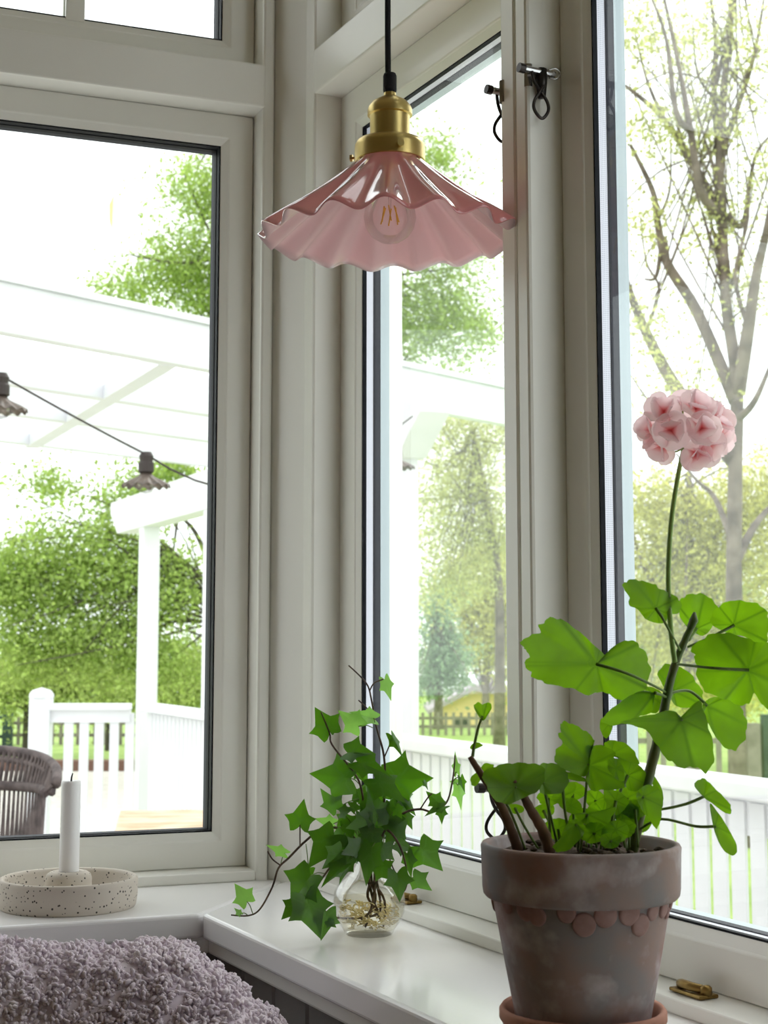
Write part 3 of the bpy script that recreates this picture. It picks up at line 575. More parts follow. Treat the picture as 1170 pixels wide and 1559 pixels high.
MB().tube([(0, 0, ctop-.026), (.0004, 0, ctop-.02), (.0016, 0, ctop-.0155)], [.0011, .001, .0007], 8).obj('wick', 'wick', cd)

# ------------------------------------------------------------------ terracotta pot, saucer, soil
PY = 1.149; pc = at(892, 1530, PY); pu = pxm(PY, 890, 1300); base = Vector((pc.x-.002, PY, ZS))
sr = 127*pxm(PY, 895, 1530)
sa = MB().lathe([(0, 0), (sr*.80, 0), (sr*.86, .003), (sr*.97, .019), (sr*1.0, .0215), (sr*1.0, .027), (sr*.97, .0295), (sr*.92, .028), (sr*.88, .021), (sr*.78, .007), (0, .0065)], 72).obj('plant_saucer', 'saucer_clay', smooth=True); sa.location = base
tag(sa, 'reddish clay saucer under the terracotta pot', 'saucer')
pot = empty('terracotta_pot', base+Vector((0, 0, .0066))); tag(pot, 'weathered grey terracotta pot with a rim of pink clay petals', 'flower pot')
zr = at(888, 1283, PY).z-ZS-.0066; zrb = at(888, 1362, PY).z-ZS-.0066
r0, r1, r2, rb = 152*pu, 149*pu, 135*pu, 96*pu
pb_ = MB().lathe([(0, 0), (rb*.96, 0), (rb, .002), (lerp(rb, r2, .5), zrb*.5), (r2, zrb-.0005), (r2, zrb+.004), (r2*.93, zrb+.004), (rb*.88, .01), (0, .01)], 72).obj('pot_body', 'terracotta', pot, smooth=True)
rmm = MB().lathe([(r2*.9, zrb), (r1*.97, zrb-.0005), (r1*.995, zrb+.0015), (r1*1.005, zrb+.006), (r0*.995, zr-.006), (r0, zr-.002), (r0*.985, zr), (r0*.945, zr+.0004), (r0*.925, zr-.002), (r0*.90, zr-.012), (r2*.9, zrb)], 72).obj('pot_rim', 'terracotta', pot, smooth=True)
def petal_disc(an, dz, rad):
    slope = (r2-rb)/zrb; z = zrb-dz; rr = r2-slope*dz; d = Vector((math.cos(an), math.sin(an), 0)); t = Vector((-math.sin(an), math.cos(an), 0)); upv = Vector((d.x*slope, d.y*slope, 1)).normalized(); nv = t.cross(upv).normalized()
    if nv.dot(d) < 0: nv = -nv
    c = d*rr+Vector((0, 0, z)); mb = MB(); v = [c+nv*.0018]; f = []; n = 18
    for s, h in ((.6, .0017), (.88, .0015), (1.0, .0009), (1.0, -.002)):
        for k in range(n):
            a = 2*math.pi*k/n; v.append(c+t*math.cos(a)*rad*s+upv*math.sin(a)*rad*s*1.05+nv*h)
    f = [(0, 1+k, 1+(k+1) % n) for k in range(n)]+[(1+j*n+k, 1+(j+1)*n+k, 1+(j+1)*n+(k+1) % n, 1+j*n+(k+1) % n) for j in range(3) for k in range(n)]
    mb.add(v, f); return mb.obj('clay_petal', 'relief_clay', pot, smooth=True)
for px, dy, rad in ((768, 6, 12), (792, 8, 16), (808, 14, 15), (850, 6, 15), (875, 22, 18), (907, 9, 18), (944, 8, 18), (964, 26, 17), (983, 10, 13), (1003, 10, 13), (1013, 18, 9), (1020, 6, 10)):
    s_ = max(-.985, min(.985, (px-888)/(138.0))); petal_disc(-math.pi/2+math.asin(s_), dy*pu, rad*pu*.95)
for k in range(11): petal_disc(R(12)+k*R(15.6), (7+rnd.random()*9)*pu, (14+4*rnd.random())*pu)
zs_ = zr-.0085
mb = MB(); n = 26; v = [(0, 0, zs_+.002)]; f = []
for j in range(1, 9):
    for k in range(n):
        a = 2*math.pi*k/n; r_ = r0*.91*j/8; v.append((r_*math.cos(a), r_*math.sin(a), zs_+.003*math.sin(7*a+j*2.3)*math.cos(j*1.7+a*3) if j < 8 else zs_-.001))
f = [(0, 1+k, 1+(k+1) % n) for k in range(n)]+[(1+j*n+k, 1+(j+1)*n+k, 1+(j+1)*n+(k+1) % n, 1+j*n+(k+1) % n) for j in range(7) for k in range(n)]
so = mb.add(v, f).obj('potting_soil', 'soil', smooth=True); so.location = pot.location; tag(so, 'dark crumbly soil filling the terracotta pot', 'soil', kind='stuff')
peb = MB()
for k in range(46):
    a = rnd.random()*6.28; r_ = r0*.86*math.sqrt(rnd.random()); s_ = .0018+.0028*rnd.random()
    peb.lathe([(0, -s_*.5), (s_*.9, -s_*.2), (s_, s_*.2), (s_*.4, s_*.6), (0, s_*.65)], 6, (r_*math.cos(a), r_*math.sin(a), zs_+.003))
o = peb.obj('soil_crumbs', 'soil', so, smooth=True); o['kind'] = 'stuff'

# ------------------------------------------------------------------ leaf makers
def frame(P, Q, nrm):
    ax = (Q-P).normalized(); nn = (nrm-ax*nrm.dot(ax)).normalized(); return ax, nn.cross(ax), nn
def ger_leaf(root, lo, P, Q, nrm, mat, wid=1.0, cup=.12, fold=0., wave=.05, seed=0, sinus=.42, name='leaf', droop=0.):
    """round scalloped geranium leaf; P petiole joint, Q tip"""
    ax, sd, nn = frame(P, Q, nrm); Rl = (Q-P).length; rg = random.Random(seed); n, m = 64, 7
    v = [P.copy()]; uvs = [(0.5, 0)]; ph = rg.random()*6.28
    for j in range(1, m+1):
        s = j/m
        for k in range(n+1):
            th = lerp(-math.pi+sinus, math.pi-sinus, k/n); q = (th+math.pi)/(2*math.pi)
            lob = abs(math.cos(3.5*th)); edge = (1+.055*lob-.03+.018*math.cos(25*th))
            r = Rl*s*(1-.34*(abs(th)/math.pi)**1.6)*lerp(1, edge, s**2)
            a, b = r*math.cos(th), r*math.sin(th)*wid
            h = cup*Rl*(s**2)*(.55+.45*math.cos(2*th)*.4) + fold*abs(b) + wave*Rl*s*s*math.sin(7*th+ph)*.6 - droop*(a*a if a > 0 else 0)/Rl
            h -= .012*Rl*math.cos(7*th)*s
            v.append(P+ax*a+sd*b+nn*h); uvs.append((th/(2*math.pi)+.5, s))
    f = [(0, 1+k, 2+k) for k in range(n)]+[(1+j*(n+1)+k, 1+(j+1)*(n+1)+k, 2+(j+1)*(n+1)+k, 2+j*(n+1)+k) for j in range(m-1) for k in range(n)]
    return leafobj(name, v, f, uvs, mat, root, lo)
def leafobj(name, v, f, uvs, mat, root, lo):
    me = bpy.data.meshes.new(name); me.from_pydata([(p[0]-lo[0], p[1]-lo[1], p[2]-lo[2]) for p in v], [], f); me.materials.append(MATS[mat])
    L = me.uv_layers.new(name='UVMap')
    for lp in me.loops: L.data[lp.index].uv = uvs[lp.vertex_index]
    me.polygons.foreach_set('use_smooth', [True]*len(me.polygons)); me.update()
    o = bpy.data.objects.new(name, me); col.objects.link(o); o.parent = root; return o
IVY = [(-.02, 0), (-.12, .10), (-.20, .22), (-.22, .36), (-.06, .40), (.10, .43), (.22, .52), (.34, .66), (.38, .48), (.44, .32), (.62, .21), (.82, .10), (1, 0)]
def ivy_leaf(root, lo, P, Q, nrm, mat, wid=1.0, fold=.15, droop=.25, name='leaf'):
    ax, sd, nn = frame(P, Q, nrm); Rl = (Q-P).length
    out = IVY+[(a, -b) for a, b in reversed(IVY[1:-1])]; pts = []
    for i in range(len(out)):
        a, b = out[i], out[(i+1) % len(out)]; pts += [a, (.5*(a[0]+b[0]), .5*(a[1]+b[1]))]
    c = (.2, 0.0); n = len(pts); v = []; uvs = []
    def P3(a, b): return P+ax*(a*Rl)+sd*(b*Rl*wid)+nn*(Rl*(fold*abs(b)*.8-droop*.5*max(0, a)**2-.22*b*b))
    v.append(P3(*c)); uvs.append((.5, 0))
    for s in (.35, .7, 1.0):
        for a, b in pts:
            x, y = c[0]+(a-c[0])*s, c[1]+(b-c[1])*s; v.append(P3(x, y)); uvs.append((math.atan2(b, a)/(2*math.pi)+.5, s))
    f = [(0, 1+k, 1+(k+1) % n) for k in range(n)]+[(1+j*n+k, 1+(j+1)*n+k, 1+(j+1)*n+(k+1) % n, 1+j*n+(k+1) % n) for j in range(2) for k in range(n)]
    return leafobj(name, v, f, uvs, mat, root, lo)

# ------------------------------------------------------------------ geranium
ger = empty('geranium', (base.x, PY, pot.location.z+zs_)); tag(ger, 'tall potted geranium with one pale pink flower head and round green leaves', 'potted plant'); lo = tuple(ger.location)
G = lambda x, y, d=0: at(x, y, PY+d)
main = spline([G(962, 1296, .02), G(972, 1250, .015), G(986, 1190, .01), G(999, 1140, .01), G(1010, 1090, .01), G(1019, 1045, .01), G(1029, 1010, .01), G(1042, 978, .01), G(1056, 948, .01)], 5)
n = len(main)
MB().tube(main, [lerp(9.5, 5.0, i/(n-1))*pu*(1.0+.09*math.sin(i*1.25)**8) for i in range(n)], 12).obj('main_stem', 'ger_stem', ger, smooth=True, sub=lo)
MB().tube([G(1052, 956, .01), G(1057, 944, .008), G(1058, 932, .008)], [6*pu, 7*pu, 2*pu], 8).obj('tip_bud', 'ger_stem', ger, smooth=True, sub=lo)
fs = spline([G(1028, 1008, .0), G(1022, 960, -.004), G(1018, 880, -.006), G(1022, 800, -.008), G(1031, 735, -.008), G(1041, 684, -.008)], 5)
MB().tube(fs, [lerp(4.2, 3.4, i/(len(fs)-1))*pu for i in range(len(fs))], 10).obj('flower_stalk', 'stalk', ger, smooth=True, sub=lo)
def petiole(pts, r=2.2, mat='petiole'):
    p = spline(pts, 5); MB().tube(p, [lerp(r*1.15, r*.85, i/(len(p)-1))*pu for i in range(len(p))], 8).obj('petiole', mat, ger, smooth=True, sub=lo)
def GL(bp, tp, nrm, mat, d0=0, d1=0, pet=None, **kw):
    P, Q = G(bp[0], bp[1], d0), G(tp[0], tp[1], d1)
    global _gs; _gs += 1
    ger_leaf(ger, lo, P, Q, Vector(nrm), mat, seed=_gs, **kw)
    if pet: petiole([P]+[G(*q) for q in pet])
_gs = 0
def traced(base, outline, mat, d0=0., gx=0., gy=0., cup=.1, conv=(790, 860, 3.079), pet=None, name='leaf', vn=7):
    """leaf with a picture-read outline on its own tilted plane; base = petiole joint"""
    global _gs; _gs += 1; rg = random.Random(_gs)
    cv = lambda q: (conv[0]+q[0]/conv[2], conv[1]+q[1]/conv[2])
    bx, by = cv(base); ol = [cv(q) for q in outline]; n0 = len(ol); pts = []
    for i in range(n0):
        p0, p1, p2, p3 = ol[i-1], ol[i], ol[(i+1) % n0], ol[(i+2) % n0]
        for j in range(5):
            t = j/5; pts.append(tuple(.5*(2*p1[k]+(p2[k]-p0[k])*t+(2*p0[k]-5*p1[k]+4*p2[k]-p3[k])*t*t+(3*p1[k]-p0[k]-3*p2[k]+p3[k])*t**3) for k in (0, 1)))
    n = len(pts); Rm = sum(math.hypot(x-bx, y-by) for x, y in pts)/n; m = 7; ph = rg.random()*6
    P = G(bx, by, d0); v = [P]; uvs = [(.5, 0)]
    for j in range(1, m+1):
        s_ = j/m
        for i, (x, y) in enumerate(pts):
            e = 1+(.055*abs(math.sin(i*.52+ph))-.012*math.sin(i*1.9+ph))*s_**4; dx, dy = (x-bx)*s_*e, (y-by)*s_*e; th = math.atan2(dy, dx)
            dd = d0+gx*dx*pu+gy*dy*pu-cup*Rm*pu*s_*s_+.085*Rm*pu*s_*s_*math.sin(5*th+ph)+.02*Rm*pu*math.cos(9*th)*s_
            v.append(G(bx+dx, by+dy, dd)); uvs.append((th/(2*math.pi)+.5, s_))
    f = [(0, 1+k, 1+(k+1) % n) for k in range(n)]+[(1+j*n+k, 1+(j+1)*n+k, 1+(j+1)*n+(k+1) % n, 1+j*n+(k+1) % n) for j in range(m-1) for k in range(n)]
    leafobj(name, v, f, uvs, mat, ger, lo)
    if pet: petiole([P]+[G(*q) for q in pet])
gl = gd = 'ger_leaf'
traced((365, 465), [(412, 432), (330, 355), (270, 305), (205, 262), (150, 258), (108, 290), (105, 325), (40, 345), (27, 385), (55, 410), (45, 470), (75, 520), (120, 545), (190, 565), (250, 575), (330, 605), (395, 590), (450, 620), (510, 628), (560, 600), (598, 555), (608, 480), (590, 420), (550, 370), (505, 357), (450, 380), (412, 415)], gl, -.012, .35, .25, -.12, pet=[(955, 1025, -.022), (1000, 1046, -.004), (1014, 1054, .008)])
traced((645, 205), [(500, 85), (545, 73), (590, 82), (640, 95), (660, 115), (700, 130), (745, 160), (760, 190), (745, 225), (700, 235), (690, 265), (640, 270), (590, 245), (565, 210), (525, 190), (520, 145), (497, 115)], gl, -.010, .3, .3, -.12, pet=[(1012, 946, -.016), (1036, 990, .006)])
traced((835, 300), [(760, 170), (790, 148), (835, 140), (880, 148), (915, 180), (930, 205), (915, 240), (905, 290), (870, 330), (830, 320), (790, 290), (760, 245), (755, 200)], gl, .045, 0, .2, .05, pet=[(1050, 975, .02)])
traced((1010, 283), [(905, 270), (912, 230), (945, 195), (1000, 170), (1060, 175), (1115, 185), (1155, 215), (1168, 260), (1165, 330), (1150, 370), (1100, 360), (1060, 335), (1000, 325), (940, 300)], gl, -.006, -.3, .4, -.12, pet=[(1085, 969, -.010), (1048, 985, .006)])
traced((1078, 493), [(820, 400), (870, 350), (940, 325), (1010, 330), (1080, 352), (1130, 368), (1210, 372), (1300, 400), (1340, 480), (1320, 560), (1250, 640), (1180, 670), (1140, 650), (1105, 600), (1080, 645), (1030, 650), (960, 620), (900, 600), (860, 560), (840, 480), (835, 430)], gl, -.028, -.3, .2, -.12, pet=[(1085, 1017, -.034), (1032, 1011, .004)])
traced((885, 660), [(865, 655), (900, 625), (960, 620), (1010, 640), (1050, 690), (1065, 750), (1055, 810), (1020, 855), (985, 860), (940, 825), (900, 760), (870, 700)], gl, .02, 0, .2, .06, pet=[(1050, 1052, .02), (1018, 1056, .01)])
traced((725, 590), [(655, 510), (690, 470), (740, 480), (790, 500), (830, 550), (860, 600), (850, 645), (800, 665), (740, 660), (700, 600), (670, 550)], gl, .045, 0, .1, .05, pet=[(1022, 1060, .03), (1014, 1080, .012)])
traced((765, 725), [(840, 640), (870, 700), (890, 770), (910, 850), (905, 930), (870, 965), (835, 940), (780, 945), (720, 920), (670, 870), (620, 790), (560, 755), (490, 740), (560, 715), (640, 700), (710, 683), (745, 695), (755, 718)], gd, -.04, .15, .45, -.05, pet=[(1030, 1088, -.02), (1012, 1082, .01)])
traced((640, 600), [(600, 590), (625, 620), (630, 670), (620, 690), (560, 712), (500, 735), (430, 748), (400, 720), (440, 675), (500, 630), (550, 600)], gd, -.01, .1, .4, -.05, pet=[(1008, 1058, 0), (1016, 1062, .01)])
traced((655, 640), [(595, 580), (640, 580), (675, 610), (675, 650), (650, 690), (620, 690), (630, 650)], gl, .02, 0, 0, .05)
traced((425, 745), [(390, 720), (440, 745), (430, 790), (410, 810), (385, 775)], gl, .004, 0, 0, .05, pet=[(960, 1100, .01), (1006, 1098, .01)])
c2 = (700, 1060, 3.9)
def T2(b, o, m_, d0=0., gx=0., gy=0., cup=.1, pet=None): traced(b, o, m_, d0, gx, gy, cup, c2, pet)
T2((765, 400), [(610, 165), (640, 160), (700, 185), (760, 220), (800, 265), (790, 290), (770, 320), (775, 400), (750, 470), (700, 470), (640, 440), (590, 410), (570, 360), (590, 310), (620, 280), (595, 245), (605, 205)], gl, -.01, .1, -.4, .1, [(893, 1200, -.005), (885, 1292, 0)])
T2((900, 340), [(860, 290), (890, 265), (950, 270), (1010, 300), (1045, 350), (1060, 400), (1010, 395), (950, 370), (895, 345)], gl, .015, 0, -.3, .1, [(925, 1200, .02), (915, 1293, .02)])
T2((770, 410), [(745, 312), (800, 295), (860, 300), (920, 340), (905, 380), (900, 430), (930, 480), (970, 505), (960, 545), (880, 550), (790, 555), (755, 500), (760, 440)], gl, -.006, -.1, -.3, .1)
T2((1000, 470), [(930, 370), (1000, 390), (1060, 410), (1100, 450), (1095, 510), (1060, 560), (1000, 550), (985, 510), (980, 470), (940, 420)], gl, .006, 0, -.1, .1, [(940, 1220, 0), (930, 1290, 0)])
T2((930, 430), [(885, 380), (920, 370), (965, 410), (980, 480), (965, 505), (920, 480), (885, 430)], gd, -.02, 0, 0, .0)
T2((330, 540), [(140, 470), (200, 425), (280, 405), (360, 400), (430, 405), (490, 420), (500, 470), (490, 520), (450, 570), (380, 600), (310, 635), (250, 630), (200, 600), (170, 540)], gl, -.045, 0, -.9, .1, [(808, 1232, -.03), (838, 1290, 0)])
T2((495, 510), [(480, 410), (540, 400), (600, 420), (640, 470), (640, 520), (600, 570), (530, 580), (480, 570), (480, 520), (490, 470)], gl, -.03, .2, -.8, .1, [(838, 1240, -.02), (850, 1290, 0)])
T2((610, 470), [(590, 455), (640, 450), (700, 468), (745, 490), (740, 505), (690, 502), (630, 485)], gd, -.02, 0, .5, .0, [(860, 1230, -.01), (870, 1290, 0)])
T2((130, 455), [(115, 440), (150, 400), (200, 410), (185, 440), (140, 475), (100, 530), (72, 520), (70, 480)], gl, .01, 0, 0, .1, [(770, 1220, .0), (800, 1292, .01)])
T2((330, 665), [(285, 650), (330, 640), (380, 660), (370, 690), (320, 695)], gl, .02, 0, 0, .05, [(800, 1260, .01), (820, 1292, .01)])
T2((500, 680), [(445, 665), (500, 640), (555, 650), (560, 690), (510, 725), (460, 710)], gl, .02, 0, 0, .05, [(840, 1260, .01), (850, 1292, .01)])
T2((810, 620), [(750, 570), (820, 560), (880, 610), (880, 650), (810, 660), (760, 640)], gl, .02, 0, 0, .05, [(905, 1260, .01), (900, 1292, .0)])
T2((930, 620), [(860, 560), (930, 560), (990, 600), (1000, 640), (940, 700), (880, 690), (870, 620)], gl, -.01, 0, .2, .05, [(930, 1260, -.01), (920, 1292, 0)])
T2((760, 700), [(690, 700), (760, 690), (850, 680), (920, 660), (900, 720), (850, 780), (780, 770), (720, 740)], gd, -.03, .1, .4, .0, [(885, 1260, -.02), (880, 1292, 0)])
T2((690, 760), [(560, 890), (600, 840), (640, 760), (700, 730), (745, 780), (720, 840), (660, 900), (600, 920)], gd, -.045, 0, .2, .05, [(886, 1270, -.03), (884, 1296, -.01)])
T2((930, 790), [(850, 790), (910, 740), (980, 750), (1005, 800), (980, 850), (920, 880), (860, 860)], gd, -.035, 0, .2, .05)
T2((600, 600), [(550, 600), (600, 560), (660, 510), (690, 540), (660, 600), (600, 640)], gd, -.01, 0, .2, .05); T2((660, 650), [(590, 640), (660, 600), (720, 640), (720, 700), (650, 690)], gd, .0, 0, .2, .05)
T2((960, 690), [(930, 690), (1000, 640), (1060, 660), (1060, 740), (1000, 790), (940, 750)], gd, .0, 0, .1, .05); T2((1110, 740), [(1080, 720), (1130, 690), (1140, 760), (1100, 800)], gl, .03)
c3 = (940, 1050, 5.087)
traced((200, 830), [(150, 830), (190, 760), (260, 740), (330, 790), (350, 860), (340, 960), (315, 1060), (280, 1050), (240, 980), (200, 940)], gd, -.025, .2, .3, .05, c3, [(982, 1208, -.005), (986, 1205, .01)])
traced((300, 740), [(270, 660), (310, 700), (350, 780), (355, 850), (320, 820), (280, 750)], gl, .015, 0, 0, .05, c3)
traced((210, 1010), [(190, 980), (240, 990), (260, 1040), (240, 1080), (190, 1100)], gl, .02, 0, 0, .05, c3)
traced((672, 828), [(600, 740), (640, 700), (680, 695), (730, 740), (790, 800), (850, 860), (880, 920), (860, 960), (800, 930), (740, 880), (690, 850), (640, 800)], gl, .0, .2, -.3, .1, c3, [(1045, 1224, 0), (1008, 1232, .0), (982, 1232, .01)])
traced((1090, 1258), [(1082, 1224), (1100, 1247), (1117, 1276), (1122, 1296), (1108, 1299), (1094, 1280), (1086, 1255)], gl, -.01, .3, 0, .1, (0, 0, 1), [(1060, 1258, 0), (1008, 1247, .0), (975, 1262, .01)])
for (x_, y_, r_, dd, mm, rot) in ((850, 1262, 22, .0, gd, .4), (905, 1268, 22, -.03, gd, 1.2), (948, 1262, 20, -.01, gd, 2.2), (872, 1205, 20, .01, gd, .9), (918, 1236, 24, .005, gl, 2.9), (955, 1215, 22, .012, gl, .2), (835, 1215, 16, .0, gd, 1.7), (890, 1248, 24, .012, gd, 2.4), (930, 1280, 16, -.045, gd, .3), (968, 1232, 20, .0, gd, 1.0)):
    traced((x_, y_), [(x_+r_*(1+.10*math.cos(3.5*a*math.pi/6))*math.cos(a*math.pi/6+rot), y_+.72*r_*math.sin(a*math.pi/6+rot)) for a in range(1, 12)], mm, dd, rnd.uniform(-.5, .5), rnd.uniform(-.2, .6), .12, (0, 0, 1), [(x_+4, 1290, dd*.4)])
# woody side shoots, one with a small new leaf at its tip
tw = spline([G(790, 1296, -.02), G(778, 1262, -.025), G(764, 1228, -.03), G(742, 1192, -.03), G(724, 1165, -.03), G(716, 1152, -.03)], 4)
MB().tube(tw, [lerp(8, 4, i/(len(tw)-1))*pu*(1+.12*math.sin(i*1.6)**6) for i in range(len(tw))], 10).obj('side_shoot', 'woody', ger, smooth=True, sub=lo)
tw = spline([G(838, 1296, -.02), G(826, 1262, -.03), G(808, 1232, -.035), G(794, 1205, -.04), G(782, 1190, -.04)], 4)
MB().tube(tw, [lerp(9, 4.5, i/(len(tw)-1))*pu*(1+.15*math.sin(i*1.6)**6) for i in range(len(tw))], 10).obj('side_shoot', 'woody', ger, smooth=True, sub=lo)
petiole([G(720, 1152, -.03), G(722, 1138, -.03), G(728, 1110, -.03), G(735, 1090, -.03)], 2.2)
traced((736, 1094), [(722, 1075), (729, 1070), (736, 1073), (743, 1070), (749, 1076), (744, 1087), (736, 1097), (727, 1087)], gl, -.03, 0, 0, .25, (0, 0, 1)); traced((722, 1138), [(716, 1138), (722, 1131), (730, 1131), (735, 1135), (728, 1139), (720, 1141)], gl, -.03, 0, 0, .1, (0, 0, 1))
# flower head: florets of broad overlapping petals on short pedicels
def petal_mesh(seed, L, Wd):
    rg = random.Random(seed); v = []; uvs = []; f = []; m, n = 10, 8; ph = rg.random()*6
    for j in range(m+1):
        s = j/m; w_ = Wd*(math.sqrt(max(0, 1-((s-.60)/.41)**2)) if s > .3 else .16+.50*(s/.3))
        for k in range(n+1):
            q = k/n*2-1; yy = L*s; zz = .22*L*s*s+.07*L*q*q*s+.04*L*math.sin(q*4+ph)*s*s-.10*L*max(0, s-.7)
            v.append((yy, q*w_, zz)); uvs.append((k/n, s))
    f = [(j*(n+1)+k, j*(n+1)+k+1, (j+1)*(n+1)+k+1, (j+1)*(n+1)+k) for j in range(m) for k in range(n)]
    me = bpy.data.meshes.new('petal'); me.from_pydata(v, [], f); me.materials.append(MATS['petal']); L_ = me.uv_layers.new(name='UVMap')
    for lp in me.loops: L_.data[lp.index].uv = uvs[lp.vertex_index]
    me.polygons.foreach_set('use_smooth', [True]*len(me.polygons)); return me
PM = [petal_mesh(s, 31*pu, 21*pu) for s in range(5)]
hub = G(1041, 682, -.008)
for (fx, fy, fd, nx, ny, nz) in ((1012, 628, -.022, -.3, -.8, .45), (1060, 622, -.022, .15, -.8, .55), (1092, 640, -.008, .7, -.5, .4), (994, 655, -.006, -.85, -.4, .1), (1022, 655, -.030, -.1, -1, -.1), (1068, 652, -.030, .25, -.95, 0), (1078, 680, -.014, .5, -.7, -.5), (1060, 690, -.016, .1, -.8, -.6), (1010, 678, -.008, -.6, -.5, -.55), (1040, 618, .008, 0, .2, 1), (1005, 640, .02, -.5, .8, .3), (1080, 640, .022, .5, .8, .3), (1040, 650, .03, 0, 1, .2), (1096, 668, .005, .9, .1, -.2)):
    c = G(fx, fy, -.008+fd*.9); nz_ = Vector((nx, ny, nz)).normalized(); fl = empty('flower', c-Vector(lo)); fl.parent = ger
    tq = nz_.to_track_quat('Z', 'Y').to_matrix().to_4x4(); fl.rotation_euler = tq.to_euler()
    mb = MB(); mid = lerp(hub, c, .5)+Vector((0, 0, -.004)); mb.tube(spline([hub, mid, c], 3), 1.5*pu, 6); mb.obj('pedicel', 'stalk', ger, smooth=True, sub=lo)
    rg = random.Random(int(fx*fy)); k0 = rg.random()*6.28; npz = 7
    for k in range(npz):
        a = k0+2*math.pi*k/npz+rg.uniform(-.12, .12); o = bpy.data.objects.new('petal', PM[rg.randrange(5)]); col.objects.link(o); o.parent = fl
        tilt = -(.15+.55*(k % 2)+rg.uniform(-.1, .15)); o.matrix_local = Matrix.Rotation(a, 4, 'Z') @ Matrix.Rotation(tilt, 4, 'Y') @ Matrix.Scale(rg.uniform(.8, 1.08)*(1-.12*(k % 2)), 4)
        o.location = Vector((0, 0, .0006*(k % 2)))
MB().lathe([(0, -.003), (.0032, -.001), (.003, .0015), (0, .003)], 10, hub).obj('flower_hub', 'stalk', ger, smooth=True, sub=lo)
# ------------------------------------------------------------------ glass vase with ivy cuttings
vb = onz(562, 1422, ZS); VY = vb.y; vu = pxm(VY, 562, 1370)
vz = lambda y: at(562, y, VY).z-ZS
vase = empty('glass_vase', (vb.x, VY, ZS)); tag(vase, 'small round clear glass vase half filled with water, holding ivy cuttings', 'vase')
op = [(35*vu, 0), (37*vu, .0012), (40*vu, .005), (48*vu, vz(1402)), (54*vu, vz(1388)), (55.5*vu, vz(1374)), (53*vu, vz(1357)), (46*vu, vz(1344)), (35*vu, vz(1333)), (25*vu, vz(1324)), (20*vu, vz(1314)), (19*vu, vz(1304)), (20.5*vu, vz(1298))]
ip = [(r-1.6*vu, z) for r, z in op[2:]][::-1]+[(30*vu, .0045), (0, .004)]
MB().lathe([(0, 0)]+op+ip, 56).obj('glass_body', 'vase_glass', vase, smooth=True)
wl = vz(1368)
MB().lathe([(0, .0042), (30*vu, .0047), (38.2*vu, .0052), (46.2*vu, vz(1402)), (52.2*vu, vz(1388)), (53.7*vu, vz(1374)), (53.2*vu, wl), (0, wl-.0004)], 48).obj('water', 'water', vase, smooth=True)
I = lambda x, y, d=0: at(x, y, VY+d)
NV = {}
def sprig(label, stems, leaves, roots=()):
    e = empty('ivy_sprig', (vb.x, VY, ZS+.02)); tag(e, label, 'ivy sprig', 'ivy cuttings in the glass vase'); lo = tuple(e.location)
    for k, st in enumerate(stems):
        p = spline([I(*q) for q in st], 5); n = len(p)
        MB().tube(p, [lerp(2.3, 1.1, i/(n-1))*vu for i in range(n)] if k == 0 else 1.1*vu, 7).obj('stem', 'ivy_stem', e, smooth=True, sub=lo)
    for (bx, by, tx, ty, d0, d1, nrm, mat, wd, fo, jx, jy) in leaves:
        P, Q = I(bx, by, d0), I(tx, ty, d1); Q = P+(Q-P)*1.08; nv_ = Vector(nrm)+Vector((rnd.uniform(-.55, .55), 0, rnd.uniform(-.45, .45))); ivy_leaf(e, lo, P, Q, nv_, mat, wd*rnd.uniform(.98, 1.2), fo+rnd.uniform(-.35, .4), rnd.uniform(.05, .7))
        J = I(jx, jy, d0*.4) if jx else None
        if J is not None: MB().tube(spline([J, lerp(J, P, .5)+Vector((0, 0, .002)), P], 3), .8*vu, 5).obj('petiole', 'petiole', e, smooth=True, sub=lo)
    for k in range(5):
        bx, by = rnd.uniform(520, 604), rnd.uniform(1205, 1318); an = rnd.uniform(0, 6.28); L_ = rnd.uniform(18, 32); d_ = rnd.uniform(-.03, .02)
        P, Q = I(bx, by, d_), I(bx+L_*math.cos(an), by+L_*math.sin(an), d_+rnd.uniform(-.012, .012)); ivy_leaf(e, lo, P, Q, Vector((rnd.uniform(-.8, .8), -.8, rnd.uniform(-.4, .8))), rnd.choice(('ivy_leaf', 'ivy_leaf', 'ivy_leaf')), rnd.uniform(.7, 1.0), rnd.uniform(-.1, .35))
        J = I(lerp(bx, 567, .5), lerp(by, 1300, .5), d_*.4); MB().tube(spline([J, lerp(J, P, .5)+Vector((0, 0, .003)), P], 3), .8*vu, 5).obj('petiole', 'petiole', e, smooth=True, sub=lo)
    for rt in roots:
        p = spline([I(*q) for q in rt], 4); MB().tube(p, [lerp(2.4, 1.6, i/(len(p)-1))*vu for i in range(len(p))], 6).obj('cut_stem', 'root_wood', e, smooth=True, sub=lo)
    return e
Lf, Dk, Pl = 'ivy_leaf', 'ivy_leaf', 'ivy_pale'
F = (0, -1, .1); U = (-.1, -.7, .7); B = (.1, -.8, -.5)
